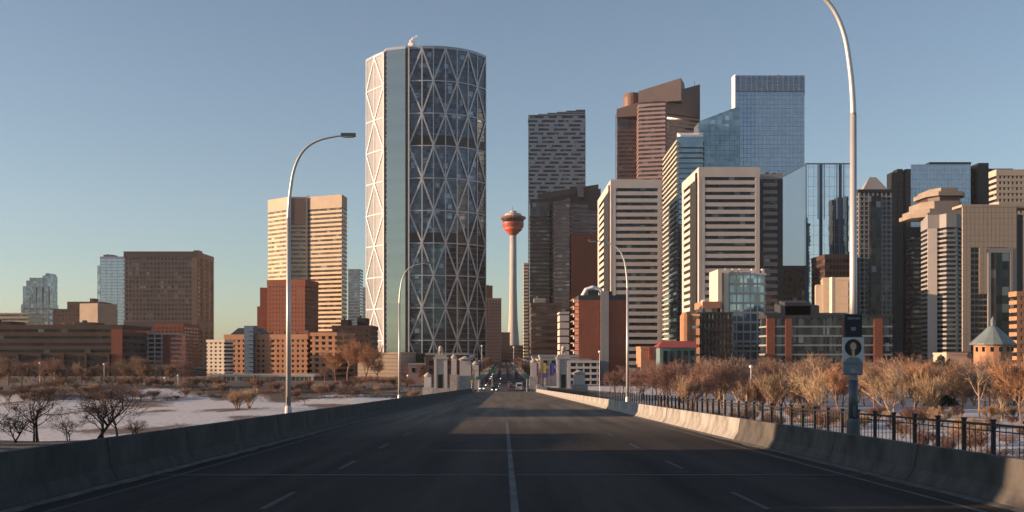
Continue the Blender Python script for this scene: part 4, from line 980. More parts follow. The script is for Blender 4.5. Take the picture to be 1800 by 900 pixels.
def evergreen(seed):
    rnd = random.Random(seed); m = MB(); H = 10
    for i in range(26):
        z = 1+ i/26*8.6; r = 2.3*(1-(z/10))**.8+.15; n = 14
        for k in range(n):
            g = 2*math.pi*(k+rnd.random())/n; rr_ = r*rnd.uniform(.65,1.15); zz = z+rnd.uniform(-.2,.2)
            for q in range(3):
                f = .35+.3*q; c = Vector((math.cos(g)*rr_*f, math.sin(g)*rr_*f, zz-rr_*f*.32)); w_ = .34*rnd.uniform(.7,1.3)
                a_ = Vector((math.cos(g+1.57)*w_, math.sin(g+1.57)*w_, rnd.uniform(-.1,.1))); t_ = Vector((math.cos(g)*.55, math.sin(g)*.55, -.22+rnd.uniform(-.2,.2)))
                m.add([c-a_,c+a_,c+t_,c-t_*.6+Vector((0,0,.2))],[(0,1,2),(0,3,1)])
    return MB().tube([(0,0,-.3),(0,0,9.4)],[.2,.04],6).mesh('trunk', M['bark_dark']), m.mesh('crown', M['needles']), 10
TREES[('fir',0)] = evergreen(1); TREES[('fir',1)] = evergreen(2)
rt_ = random.Random(99)
def tree(key, x, y, h, label, group=None, name=None, wide=1.0, rot=None):
    T, W, H = TREES[key]; s = h/H
    nm = name or {'big':'bare_tree','bush':'bare_shrub','dark':'bare_tree','red':'bare_tree','rust':'bare_tree','open':'bare_tree','fir':'spruce_tree'}[key[0]]
    o = thing(nm, label, 'shrub' if 'shrub' in nm else 'tree', (x,y,ground_z(x,y)), group, rot if rot is not None else rt_.uniform(0,6.28))
    o.scale = (s*wide, s*wide, s)
    link('trunk', T, o); link('crown', W, o); return o
BX_ = (TREES)
# measured heights: what the grown tree really reaches
for k, (T, W, H) in list(TREES.items()):
    top = max(v.co.z for v in W.vertices); TREES[k] = (T, W, top)
def at(px, Y): return X(px, Y), Y
rt = random.Random(31)
# right bank: front row, individually placed (px, Y, top py, kind)
front = [(1192,285,640,('dark',0),'dark bare tree beside the slim right lamp post'),
 (1216,262,652,('bush',0),'rounded rusty shrub left of the two big round shrubs'),
 (1243,268,632,('red',0),'pinkish brown round crowned tree, left of a pair'),
 (1270,272,630,('red',1),'pinkish brown round crowned tree, right of a pair'),
 (1312,262,662,('bush',0),'low rounded orange shrub beside a short park lamp'),
 (1335,262,655,('bush',1),'low reddish shrub below the white framed building'),
 (1357,255,634,('bush',2),'spiky yellow orange shrub with upright stems'),
 (1385,262,655,('bush',0),'low orange shrub left of the forked pale tree'),
 (1442,228,616,('open',1),'pale forked bare tree catching the sun left of the banner post'),
 (1418,262,640,('bush',2),'yellowish shrub behind the forked pale tree'),
 (1475,250,628,('rust',2),'orange bare tree partly behind the banner post'),
 (1536,242,630,('big',2),'orange bare tree just right of the banner post'),
 (1572,236,618,('open',1),'tall pale orange bare tree right of the banner post'),
 (1606,246,616,('rust',1),'tall orange bare tree with a broad crown left of the dark spruces'),
 (1636,232,640,('bush',2),'yellow shrub left of the dark spruces'),
 (1690,236,626,('big',2),'orange bare tree below the low peach building'),
 (1722,228,616,('open',0),'bare tree in front of the cone roofed pavilion, left one'),
 (1762,222,618,('big',3),'brown bare tree in front of the cone roofed pavilion, right one'),
 (1795,216,612,('rust',0),'orange bare tree at the right edge of the photo')]
for px, Y, py, k, lab in front:
    x, y = at(px, Y); g = ground_z(x, y); tree(k, x, y, Z(py,Y)-g, lab, wide=rt.uniform(.85,1.15))
for i, (px, py) in enumerate(((1640,634),(1654,622),(1668,630))):
    x, y = at(px, 300); tree(('fir',i%2), x, y, Z(py,300)-ground_z(x,y), ('smaller left','tallest middle','right')[i]+' dark spruce in the group of three behind the orange trees')
for i in range(96):
    px = 1160+ i*7+rt.uniform(-5,5); Y = rt.uniform(262,378); py = rt.uniform(616,656); 
    if 1700 < px: py = rt.uniform(622,645)
    x, y = at(px, Y); k = rt.choice([('big',0),('big',2),('big',3),('open',0),('bush',1),('red',0),('red',1),('open',1),('rust',1),('open',0)])
    if px < 1240: k = rt.choice([('dark',0),('dark',1),('red',0)])
    tree(k, x, y, Z(py,Y)-ground_z(x,y), 'bare brown tree in the dense wood behind the right bank front row', 'bare trees of the wood on the right bank', 'bare_tree', 1.2)
for i in range(56):
    px = 1180+ i*11.5+rt.uniform(-8,8); Y = rt.uniform(165,235); x, y = at(px, Y); top = rt.uniform(2.2,4.5)
    tree(rt.choice([('bush',0),('bush',2),('bush',1)]), x, y, top, 'low bare orange shrub on the snowy slope just beyond the right railing', 'low shrubs beyond the right railing', wide=1.5)
for i in range(16):
    px = 1560+ i*16+rt.uniform(-6,6); Y = rt.uniform(110,160); x, y = at(px, Y)
    tree(rt.choice([('dark',1),('red',0),('bush',1)]), x, y, rt.uniform(2.5,4), 'small brownish shrub on the snow near the right edge, seen through the railing', 'small shrubs seen through the near railing', 'bare_shrub', 1.5)
# right bank, near the bridge end
for i in range(18):
    px = 1070+ i*7+rt.uniform(-3,3); Y = rt.uniform(318,392); x, y = at(px, Y)
    tree(rt.choice([('dark',0),('dark',2),('red',1),('red',0)]), x, y, Z(rt.uniform(632,655),Y)-ground_z(x,y), 'dark reddish bare tree between the red brick tower and the bridge end', 'bare trees below the red brick tower')
# left: trees by the peach building
for px, Y, py, k, lab in ((590,452,604,('rust',0),'sunlit orange bare tree at the right end of the brick flats'),
   (612,446,580,('rust',1),'tallest sunlit orange bare tree left of the lattice skyscraper'),
   (640,440,592,('rust',2),'sunlit orange bare tree at the foot of the lattice skyscraper'),
   (664,455,622,('rust',0),'small orange bare tree before the peach building'),
   (571,440,640,('red',0),'low reddish tree beside the glass gallery'),
   (725,430,640,('red',1),'brown bare tree before the shaded low building, left one'),
   (745,425,636,('big',3),'brown bare tree before the shaded low building, right one')):
    x, y = at(px, Y); tree(k, x, y, Z(py,Y)-ground_z(x,y), lab, wide=1.15)
for px, Y, top, k, lab in ((418,300,680,('bush',0),'rusty shrub on the snow left of the left lamp post'),(437,310,676,('bush',2),'orange shrub on the snow right beside the rusty one'),
   (536,330,690,('dark',0),'small dark shrub right of the left lamp post')):
    x, y = at(px, Y); tree(k, x, y, Z(top,Y)-ground_z(x,y), lab, name='bare_shrub', wide=1.2)
# left near bank silhouettes
for px, Y, py, k, lab in ((-4,150,668,('dark',0),'dark bare tree cut off by the left edge'),(66,158,660,('dark',2),'dark bare tree with twin stems near the left edge'),
   (178,163,655,('dark',1),'dark spreading bare tree standing alone before the white river'),(205,160,682,('dark',0),'dark leaning bare tree right of the spreading one'),(28,155,712,('dark',1),'low dark bare shrub between two trees at the left edge'),
   (120,160,722,('dark',2),'low dark bare shrub between the twin stemmed and spreading trees'),(232,165,728,('dark',1),'small dark shrub right of the leaning tree')):
    x, y = at(px, Y); tree(k, x, y, Z(py,Y)-ground_z(x,y), lab, wide=1.35)
for i in range(7):  # grove added out of view to shade the near bank trees
    y = 126+i*8; tree(('fir',i%2), -.5*y-32, y, 15, 'unseen spruce added beyond the left edge to shade the near bank', 'added spruces on the left bluff')
# far left bank brush and park trees
for i in range(76):
    px = -10+ i*5.4+rt.uniform(-4,4); Y = rt.uniform(350,398); x, y = at(px, Y)
    tree(rt.choice([('bush',0),('bush',1),('red',0),('dark',1)]), x, y, rt.uniform(1.6,4.6), 'low reddish shrub in the brush line on the far left river bank', 'brush on the far left bank', 'bare_shrub', 1.9)
for i in range(40):
    px = 0+ i*8.6+rt.uniform(-6,6); Y = rt.uniform(388,500); x, y = at(px, Y)
    tree(rt.choice([('red',0),('big',0),('big',3),('dark',0)]), x, y, rt.uniform(6,12), 'brown bare park tree before the dark office slab', 'park trees before the office slab', wide=1.1)
for i in range(40):
    px = 440+ i*8+rt.uniform(-6,6); Y = rt.uniform(360,395); x, y = at(px, Y)
    tree(rt.choice([('bush',1),('red',0),('bush',0)]), x, y, rt.uniform(2,5), 'low brown shrub on the far bank below the flats and the peach building', 'shrubs on the far bank below the flats', 'bare_shrub', 1.7)
# street trees downtown
for i in range(40):
    sgn = 1 if i%2 else -1; Y = 335+i*17; x = BX+sgn*rt.uniform(11.2,14)
    tree(rt.choice([('red',0),('red',1),('dark',0),('big',3)]), x, Y, rt.uniform(6,10), 'bare street tree on the '+('right' if sgn > 0 else 'left')+' pavement beyond the bridge end', 'street trees on the '+('right' if sgn > 0 else 'left')+' pavement')

# ------------------------------------------------------------------ lamp posts
def lamp(x, Y, side, label, real_banner=False):
    z0 = road_z(Y)+.16; t = thing('street_lamp', label, 'street lamp', (x,Y,z0))
    part('base', MB().lathe(x,Y,[(.28,z0),(.28,z0+.12),(.2,z0+.2),(.19,z0+.75),(.15,z0+.85)],12), M['steel'], t)
    arm = [(0,11),(.02,11.6),(.1,12.5),(.28,13.6),(.62,14.45),(1.1,15.0),(1.75,15.33),(2.5,15.5),(3.0,15.57)]
    part('pole', MB().tube([(x,Y,z0+.1),(x,Y,z0+11)],[.145,.105],12), M['steel'], t, smooth=True)
    fine = []
    for i in range(len(arm)-1):
        p0, p1, p2, p3 = (Vector(arm[max(0,min(len(arm)-1,i+k))]) for k in (-1,0,1,2))
        for q in range(4):
            f = q/4; fine.append(.5*((2*p1)+(p2-p0)*f+(2*p0-5*p1+4*p2-p3)*f*f+(3*p1-p0-3*p2+p3)*f**3))
    fine.append(Vector(arm[-1])); nf_ = len(fine)
    part('arm', MB().tube([(x+side*q.x,Y,z0+q.y) for q in fine],[.102-.06*k/nf_ for k in range(nf_)],10), M['steel'], t, smooth=True)
    hx = x+side*3.25
    lh = part('lamp_head', MB().prism([(hx-.38,Y-.13),(hx+.38,Y-.13),(hx+.42,Y),(hx+.38,Y+.13),(hx-.38,Y+.13),(hx-.42,Y)], z0+15.5, z0+15.68), M['steel_dark'], t)
    part('lens', MB().box(hx-.28,hx+.28,Y-.1,Y+.1,z0+15.45,z0+15.5), M['lamp_glass'], lh)
    part('service_door', MB().box(x-.06,x+.06,Y-.16,Y-.12,z0+.95,z0+1.35), M['steel_dark'], t)
    return t, z0
lamp(X(507,58.8), 58.8, 1, 'tall curved street lamp on the left, in front of the pale octagonal tower')
lamp(X(702,121), 121, 1, 'smaller far street lamp on the left before the lattice skyscraper')
lamp(X(1103,102), 102, -1, 'slim street lamp on the right before the pale banded office building')
rl, z0 = lamp(X(1500,36), 36, -1, 'nearest street lamp on the right, carrying banners, its arm leaving the top of the photo')
# dark sleeve and base cover stand in for shade on the lower pole
x, Y = X(1500,36), 36
part('base_shade', MB().lathe(x,Y,[(.32,z0),(.32,z0+.14),(.23,z0+.22),(.22,z0+.8),(.17,z0+.9)],12), M['steel_dark'], rl)
part('pole_shade', MB().tube([(x,Y,z0+.86),(x,Y,Z(668,36))],.155,12), M['steel_dark'], rl, smooth=True)
def zz(py): return Z(py,36-.2)
def xx(px): return X(px,36-.2)
sg = thing('sign_board', 'dark square sign board fixed to the lamp post above the portrait banner', 'sign', (x,35.8,zz(572)))
part('board', MB().box(xx(1485),xx(1514),35.74,35.78,zz(591),zz(553)), M['charcoal'], sg)
part('frame', MB().box(xx(1484),xx(1515),35.78,35.8,zz(592),zz(552)), M['steel_dark'], sg)
lt = MB()
rl_ = random.Random(2); px = 1489
while px < 1509: w_ = rl_.uniform(1.2,2.4); lt.box(xx(px),xx(px+w_),35.732,35.738,zz(561.5),zz(558)); px += w_+.9
part('lettering', lt, M['paint_white'], sg, label='short line of small faded white lettering')
part('emblem', MB().prism([(xx(1499)+.07*math.cos(g*.785),35.735) for g in ()] or [(xx(1495),35.732),(xx(1503),35.732),(xx(1503),35.738),(xx(1495),35.738)], zz(581), zz(575)), M['grey_precast'], sg)
bn = thing('banner', 'portrait banner on the lamp post, pale figure inside a dark arch', 'banner', (x,35.8,zz(625)))
def disc(cx, cz, rx, rz, y, n=24, a0=0, a1=2*math.pi, t=.006):
    pts = [(cx+rx*math.cos(a0+(a1-a0)*k/n), cz+rz*math.sin(a0+(a1-a0)*k/n)) for k in range(n if a1-a0 > 6.2 else n+1)]
    m = MB(); k = len(pts)
    m.add([(px_,y,pz) for px_,pz in pts]+[(px_,y+t,pz) for px_,pz in pts], [tuple(range(k)), tuple(range(2*k-1,k-1,-1))]+[(i,i+k,(i+1)%k+k,(i+1)%k) for i in range(k)]); return m
cloth = part('cloth', MB().box(xx(1480),xx(1518),35.765,35.785,zz(636),zz(593)), M['cloth_print'], bn)
part('lower_cloth', MB().box(xx(1482),xx(1516),35.768,35.788,zz(658),zz(636)), M['grey_print'], bn)
cxn, u = xx(1499), 36/F
part('printed_arch', disc(cxn, zz(611), 14.5*u, 15*u, 35.755), M['dark_print'], cloth)
part('printed_shoulders', disc(cxn, zz(638), 15*u, 11*u, 35.747, a0=0, a1=math.pi), M['grey_print'], cloth)
part('printed_hair', disc(cxn, zz(609), 9*u, 10.5*u, 35.748), M['brick_brown'], cloth)
part('printed_neck', MB().box(cxn-2.6*u,cxn+2.6*u,35.742,35.747,zz(629),zz(616)), M['skin_print'], cloth)
part('printed_face', disc(cxn, zz(609), 5.2*u, 7*u, 35.738), M['skin_print'], cloth)
part('printed_emblem', disc(cxn, zz(652), 4*u, 4*u, 35.758), M['paint_white'], bn)
part('bracket', MB().tube([(xx(1480),35.79,zz(592.5)),(xx(1518),35.79,zz(592.5))],.015,6).tube([(xx(1482),35.79,zz(658.5)),(xx(1516),35.79,zz(658.5))],.015,6), M['steel_dark'], bn)

def small_lamp(px, Y, ptop, label, double=False):
    x = X(px,Y); z0 = ground_z(x,Y) if abs(x) > 13.5 else RZ_END+.1
    t = thing('park_lamp', label, 'lamp', (x,Y,z0)); zt = Z(ptop,Y)
    part('pole', MB().tube([(x,Y,z0-.2),(x,Y,zt-.5)],[.13,.08],8), M['white_steel'], t)
    part('globe', MB().lathe(x,Y,[(.12,zt-.5),(.42,zt-.25),(.45,zt),(.3,zt+.25),(.05,zt+.35)],12), M['lamp_glass'], t, smooth=True)
small_lamp(1320,262,644,'short pale park lamp among the orange shrubs on the right bank')
small_lamp(1054,330,618,'pale slim lamp in front of the red brick tower strip')
small_lamp(847,470,608,'white globe lamp at the left of the street beyond the bridge')
small_lamp(903,520,610,'white globe lamp over the middle of the far street')
small_lamp(183,430,640,'pale park lamp post before the right part of the dark office slab')
small_lamp(95,430,640,'pale park lamp post before the dark office slab, right of a pair')
small_lamp(70,430,638,'pale park lamp post before the dark office slab, left of a pair')
small_lamp(290,425,664,'short pale lamp post below the pale balconied block')
small_lamp(313,425,660,'short pale lamp post right of the pale balconied block')
small_lamp(717,400,660,'short pale lamp post before the shaded low building')

# ------------------------------------------------------------------ bridge end pylons with lions
def lion():
    m = bmesh.new()
    J = [(0,0,1.25),(-.75,0,1.3),(-1.2,0,1.65),(-1.55,0,2.0),(-1.85,0,1.9),(.75,0,1.2),(1.15,0,1.15),(1.7,0,.75),(1.9,0,.2),(2.1,0,.25),
         (-.8,.32,.7),(-.85,.34,.12),(-1.15,.34,.08),(-.8,-.32,.7),(-.85,-.34,.12),(-1.15,-.34,.08),
         (1.0,.34,.75),(1.25,.36,.42),(1.05,.36,.08),(.8,.36,.06),(1.0,-.34,.75),(1.25,-.36,.42),(1.05,-.36,.08),(.8,-.36,.06)]
    E = [(0,1),(1,2),(2,3),(3,4),(0,5),(5,6),(6,7),(7,8),(8,9),(1,10),(10,11),(11,12),(1,13),(13,14),(14,15),(5,16),(16,17),(17,18),(18,19),(5,20),(20,21),(21,22),(22,23)]
    Rr = [.42,.52,.50,.42,.22,.45,.2,.08,.07,.14,.2,.15,.13,.2,.15,.13,.26,.15,.12,.12,.26,.15,.12,.12]
    me = bpy.data.meshes.new('lion_body'); me.from_pydata(J, E, []); me.materials.append(M['concrete'])
    o = bpy.data.objects.new('lion_body', me)
    o.modifiers.new('skin','SKIN'); 
    for i, r in enumerate(Rr): me.skin_vertices[0].data[i].radius = (r,r) if me.skin_vertices else None
    return o
def pylon(px, Y, label, lab2):
    x = X(px,Y); z0 = road_z(min(Y,380)); t = thing('bridge_kiosk', label, 'kiosk', (x,Y,z0))
    part('plinth', MB().box(x-2.6,x+2.6,Y-2.6,Y+2.6,z0-2,z0+1), M['concrete'], t)
    part('body', MB().box(x-1.7,x+1.7,Y-1.7,Y+1.7,z0+.98,z0+9.4), M['concrete'], t)
    for sx_ in (-1,1):
        for sy_ in (-1,1): part('corner_pilaster', MB().box(x+sx_*1.55-.35,x+sx_*1.55+.35,Y+sy_*1.55-.35,Y+sy_*1.55+.35,z0+1,z0+9.5), M['white_precast'], t)
    part('doorway', MB().box(x-.7,x+.7,Y-1.76,Y-1.5,z0+1,z0+5), M['charcoal'], t)
    part('cornice', MB().box(x-2.15,x+2.15,Y-2.15,Y+2.15,z0+9.48,z0+10.1).box(x-1.7,x+1.7,Y-1.7,Y+1.7,z0+10.1,z0+10.8), M['concrete'], t)
    # lion statue as one mesh
    pts = lambda L: [(x+a_,Y-b_,z0+10.8+c_) for a_,b_,c_ in L]
    st = thing('lion_statue', lab2, 'statue', (x,Y,z0+10.8))
    m = MB().tube(pts([(0,1.5,1.1),(0,1.2,1.5),(0,.6,1.25),(0,-.3,1.1),(0,-1.1,1.05),(0,-1.5,.85)]),[.35,.62,.68,.55,.58,.25],10)
    m.tube(pts([(0,1.05,1.5),(0,1.25,2.0),(0,1.6,2.15),(0,2.0,1.95)]),[.62,.66,.48,.22],10)
    for s_ in (-1,1):
        m.tube(pts([(s_*.35,.9,1.1),(s_*.38,.95,.5),(s_*.38,1.0,.1),(s_*.38,1.4,.08)]),[.3,.2,.17,.16],7)
        m.tube(pts([(s_*.35,-1.1,1.0),(s_*.4,-.8,.55),(s_*.4,-1.25,.35),(s_*.4,-1.1,.08),(s_*.4,-.7,.08)]),[.38,.26,.16,.15,.14],7)
    m.tube(pts([(0,-1.5,.9),(.1,-1.9,.5),(.4,-2.0,.15),(.6,-1.7,.15)]),[.14,.09,.08,.14],6)
    part('lion_body', m, M['concrete'], st, smooth=True)
pylon(775,318,'concrete bridge end kiosk left of the street, farther left','stone lion on the left kiosk')
pylon(990,318,'concrete bridge end kiosk right of the street','stone lion on the right kiosk')
# terrace walls beside the bridge end
for px, Y, w_, h, lab in ((818,322,5,8.2,'pale stepped monument right of the left kiosk'),(752,312,3,5.6,'low pale pillar left of the left kiosk'),(938,330,2.6,7.6,'small pale pillar left of the right kiosk'),(1018,324,5,5.5,'pale stepped monument right of the right kiosk'),(836,345,3,7,'slim pale pillar just left of the street'),(798,330,2.4,9,'slim pale pillar right of the left kiosk')):
    x = X(px,Y); z0 = min(ground_z(x,Y), road_z(Y)); t = thing('stone_monument', lab, 'monument', (x,Y,z0))
    part('base', MB().box(x-w_/2,x+w_/2,Y-1.5,Y+1.5,z0-2,z0+h*.45+1), M['concrete'], t)
    part('shaft', MB().box(x-w_/3,x+w_/3,Y-1,Y+1,z0+h*.45+.98,z0+h+1), M['white_precast'], t)
    part('cap', MB().lathe(x,Y,[(w_/3,z0+h+1),(w_/2.4,z0+h+1.3),(w_/4,z0+h+1.8),(.2,z0+h+2.3)],10), M['concrete'], t)

# ------------------------------------------------------------------ cars
def car_proto(colour):
    t = thing('parked_car', '', 'car', (0,0,0))
    W_, L = .88, 2.15
    body = MB(); prof = [(-L,.35),(-L,.75),(-L+.15,.92),(-1.0,1.0),(1.15,1.02),(L-.1,.9),(L,.6),(L,.35)]     # y,z side profile
    n_ = len(prof)
    for s_, k in ((-1,W_),(1,W_)):
        for y,z in prof: body.v.append((s_*(k-(.06 if z > .85 else 0)),y,z))
    body.f += [tuple(range(n_)), tuple(range(2*n_-1,n_-1,-1))]+[(i,n_+i,n_+(i+1)%n_,(i+1)%n_) for i in range(n_)]
    link('body', body.mesh('body', M[colour]), t)
    cab = MB(); cp = [(-1.0,.98),(-.35,1.45),(1.0,1.48),(1.75,.98)]
    for s_ in (-1,1):
        for y,z in cp: cab.v.append((s_*(W_-.08 if z < 1.1 else W_-.24),y,z))
    cab.f += [(0,1,2,3),(7,6,5,4),(0,4,5,1),(1,5,6,2),(2,6,7,3),(0,3,7,4)]
    link('windows', cab.mesh('windows', M['car_glass']), t)
    link('roof', MB().box(-W_+.25,W_-.25,-.36,1.02,1.455,1.50).mesh('roof', M[colour]), t)
    wh = MB().tube([(-.1,0,0),(.1,0,0)],.33,12).mesh('wheel', M['rubber'])
    rim = MB().tube([(-.11,0,0),(.11,0,0)],.19,10).mesh('rim', M['steel'])
    for sx_ in (-1,1):
        for y in (-1.35,1.35): link('rim', rim, link('wheel', wh, t, (sx_*(W_-.08),y,.33)))
    hl = MB().box(-.17,.17,-.03,.03,-.08,.08).mesh('headlight', M['lamp_glass']); tl = MB().box(-.15,.15,-.03,.03,-.09,.09).mesh('tail_light', M['sign_red'])
    for sx_ in (-1,1):
        link('headlight', hl, t, (sx_*.6,-L-.01,.68)); link('tail_light', tl, t, (sx_*.6,L+.0,.72))
    link('bumper', MB().box(-W_+.03,W_-.03,-L-.06,-L+.02,.36,.5).box(-W_+.03,W_-.03,L-.02,L+.06,.36,.5).mesh('bumper', M['rubber']), t)
    link('mirror', MB().box(-W_-.14,-W_+.02,-.75,-.6,.98,1.1).box(W_-.02,W_+.14,-.75,-.6,.98,1.1).mesh('mirror', M[colour]), t)
    return t
cols = ['car_white','car_black','car_grey','car_red','car_blue','car_silver']
protos = {c: car_proto(c) for c in cols}; used = set(); rc = random.Random(17)
def rz_any(Y): return road_z(Y) if Y < 380 else RZ_END
names = {'car_white':'white','car_black':'black','car_grey':'dark grey','car_red':'red','car_blue':'dark blue','car_silver':'silver'}
def put_car(c, x, Y, toward, label, group, nm):
    t = protos[c]
    if c in used: t = copy_tree(t)
    used.add(c); t.name = nm; t.location = (x,Y,rz_any(Y)); t.rotation_euler = (0,0,0 if toward else math.pi); t['label'] = label; t['category'] = 'car'; t['group'] = group
    if c not in used: pass
    return t
lane = {-6.9:'outer left lane',-2.4:'inner left lane',2.4:'inner right lane',6.9:'outer right lane'}
spots = []
for lx in lane:
    Y = rc.uniform(322,345)
    while Y < 1150: spots.append((lx,Y)); Y += rc.uniform(9,26)*(1 if Y < 600 else 1.5)
cnt_c = {}
for i, (lx, Y) in enumerate(spots):
    c = cols[i%6] if i < 6 else rc.choice(cols); k = (c, lx)
    lab = f'{names[c]} car in the {lane[lx]} of the street beyond the bridge'
    o = put_car(c, BX+lx+rc.uniform(-.3,.3), Y, lx < 0, lab, 'cars on the street beyond the bridge', 'car')
# one oncoming car with its lights on at the end of the bridge
o = put_car('car_black', BX-2.9, 309, True, 'dark oncoming car with lit headlights at the end of the bridge', 'cars on the street beyond the bridge', 'car')
lit_m = MB().box(-.22,.22,-.05,.05,-.12,.12).mesh('headlight', M['headlight'])
for ch in o.children:
    if ch.name.startswith('headlight'): ch.data = lit_m
for o_ in [q for q in COL.objects if q.get('category') == 'car' and q.location.x < BX and q.location.y < 620 and q.location.y > 330]:
    if rc.random() < .3:
        for ch in o_.children:
            if ch.name.startswith('headlight'): ch.data = lit_m
# a white van
v = thing('van', 'white delivery van driving away in the right lane just past the bridge end', 'van', (BX+4.4,316,rz_any(316)))
zv = rz_any(316)
part('body', MB().box(BX+3.5,BX+5.3,313.4,318.6,zv+.45,zv+2.5), M['car_white'], v)
part('rear_window', MB().box(BX+3.75,BX+5.05,313.35,313.45,zv+1.6,zv+2.2), M['car_glass'], v)
part('bumper', MB().box(BX+3.5,BX+5.3,313.25,313.45,zv+.42,zv+.65), M['rubber'], v)
for sx_ in (3.62,5.18):
    part('tail_light', MB().box(BX+sx_-.08,BX+sx_+.08,313.33,313.42,zv+.9,zv+1.5), M['sign_red'], v)
    for y in (314.4,317.6): part('wheel', MB().tube([(BX+sx_-.1,y,zv+.36),(BX+sx_+.1,y,zv+.36)],.36,12), M['rubber'], v)

# ------------------------------------------------------------------ low shop buildings along the street
rs = random.Random(8)
signs = ['sign_red','sign_yellow','sign_purple','sign_teal','sign_green','paint_white']
walls = ['brick_red','brick_brown','brick_orange','sandstone','grey_precast','brick_dark','pink_granite']
def shop(side, Y, D, depth, h, wall, sign, lab):
    xa, xb = (BX-13.6-depth, BX-13.6) if side < 0 else (BX+13.6, BX+13.6+depth)
    b = thing('shop_building', lab, 'shop', ((xa+xb)/2, Y, 0))
    part('wall', MB().box(xa,xb,Y,Y+D,0,h), M[wall], b)
    part('cornice', MB().box(xa-.25,xb+.25,Y-.25,Y+D+.25,h-.7,h+.1), M['grey_precast'], b)
    fx = xb if side < 0 else xa; s_ = 1 if side < 0 else -1
    me = MB().box(-.08,.08,-.7,.7,-.9,.9).mesh('window', M['dark_glass'])
    nz_ = int((h-4)/3.2)
    for r in range(nz_):
        y = Y+2
        while y < Y+D-1: link('window', me, b, (fx+s_*.02-b.location.x, y-Y, 5.6+3.1*r)); y += 2.9
        k = xa+1.8; me2 = me
    mf = MB().box(-.7,.7,-.08,.08,-.9,.9).mesh('window', M['dark_glass'])
    for r in range(nz_):
        k = xa+2
        while k < xb-1: link('window', mf, b, (k-b.location.x, -.02, 5.6+3.1*r)); k += 3
    part('shop_window', MB().box(fx-.1,fx+.1,Y+1,Y+D-1,1,3.4), M['dark_glass'], b)
    part('sign', MB().box(fx+s_*.02 if s_ > 0 else fx-1.5, fx+1.5 if s_ > 0 else fx-.02, Y+1.2, Y+1.5, 4.2, 4.2+min(5,h-5)), M[sign], b)
    part('awning', MB().box(min(fx,fx+s_*1.3),max(fx,fx+s_*1.3),Y+2,Y+D-2,3.6,4.0), M[sign], b)
desc = [('corner','two storey'),('second','three storey'),('third','taller'),('fourth','low'),('fifth','wide'),('sixth','last')]
for side in (-1,1):
    Y = 408
    for i in range(9):
        D = rs.uniform(14,24); h = rs.uniform(7.5,12.5); wl = rs.choice(walls); sg_ = signs[(i*2+(side>0))%6]
        if not (560-D-2 < Y < 578): pass
        if 545 < Y < 576: Y = 576
        shop(side, Y, D, rs.uniform(14,24), h, wl, sg_, f'{names.get(wl, wl.replace("_"," "))} shop building number {i+1} from the bridge on the {"right" if side > 0 else "left"} side of the street'.replace('number 1 from','nearest').replace('number ','') if False else f'{["nearest","second","third","fourth","fifth","sixth","seventh","eighth","farthest"][i]} low {wl.replace("_"," ")} shop, {"right" if side > 0 else "left"} side of the street')
        Y += D+1.2
for i in range(12):
    sgn = 1 if i%2 else -1; Y = 350+i*26; x = BX+sgn*10.2; z0 = rz_any(Y)+.14
    t = thing('street_lamp', f'{(["nearest","second","third","fourth","fifth","sixth"])[i//2]} street lamp along the {"right" if sgn > 0 else "left"} kerb beyond the bridge', 'street lamp', (x,Y,z0), 'street lamps beyond the bridge')
    part('pole', MB().tube([(x,Y,z0-.1),(x,Y,z0+8.6)],[.12,.07],6), M['steel_dark'], t)
    part('arm', MB().tube([(x,Y,z0+8.5),(x-sgn*.8,Y,z0+9.0),(x-sgn*2,Y,z0+9.1)],[.06,.05,.04],6), M['steel_dark'], t)
    part('lamp_head', MB().box(x-sgn*2-.35,x-sgn*2+.35,Y-.15,Y+.15,z0+9.0,z0+9.18), M['lamp_glass'], t)
# signs and signals close to the bridge end
def road_sign(px, Y, h, w_, hh, m, lab):
    x = X(px,Y); z0 = road_z(Y)+.14 if abs(x) < 14 else ground_z(x,Y); t = thing('road_sign', lab, 'road sign', (x,Y,z0))
    part('pole', MB().tube([(x,Y,z0-.3),(x,Y,z0+h)],[.07,.06],6), M['steel'], t)
    part('sign_plate', MB().box(x-w_/2,x+w_/2,Y-.1,Y-.06,z0+h-hh,z0+h), M[m], t)
    part('back_rail', MB().box(x-w_/2,x+w_/2,Y-.06,Y-.03,z0+h-hh/2-.05,z0+h-hh/2+.05), M['steel_dark'], t)
for a_ in ((841,309,4.2,1.3,.9,'sign_green','small green road sign at the left edge of the bridge end'),(829,305,3.2,.8,.8,'sign_yellow','small yellow road sign left of the bridge end'),
  (926,307,4.6,1.5,1.0,'sign_green','green road sign at the right edge of the bridge end'),(943,311,3.0,.8,1.1,'paint_white','small white road sign right of the bridge end'),
  (958,316,5.2,1.8,1.3,'sign_purple','purple blue road sign left of the right kiosk'),(865,372,6.2,2.4,1.5,'sign_green','large green sign over the left lanes beyond the bridge')): road_sign(*a_)
def signal(px, Y, h, lab, arm=0):
    x = X(px,Y); z0 = road_z(Y); t = thing('traffic_light', lab, 'traffic light', (x,Y,z0))
    part('pole', MB().tube([(x,Y,z0-.2),(x,Y,z0+h)],[.12,.09],8), M['steel_dark'], t)
    if arm: part('mast_arm', MB().tube([(x,Y,z0+h-.3),(x+arm,Y,z0+h)],[.08,.05],6), M['steel_dark'], t)
    hd = part('signal_head', MB().box(x+arm-.2,x+arm+.2,Y-.3,Y-.05,z0+h-1.1,z0+h+.05), M['sign_yellow'], t)
    for q in range(3): part('signal_lens', MB().tube([(x+arm,Y-.34,z0+h-.9+.36*q),(x+arm,Y-.29,z0+h-.9+.36*q)],.12,10), M[('sign_green','sign_yellow','sign_red')[q]], hd)
signal(833,340,6.5,'traffic signal left of the first cars beyond the bridge',3.2)
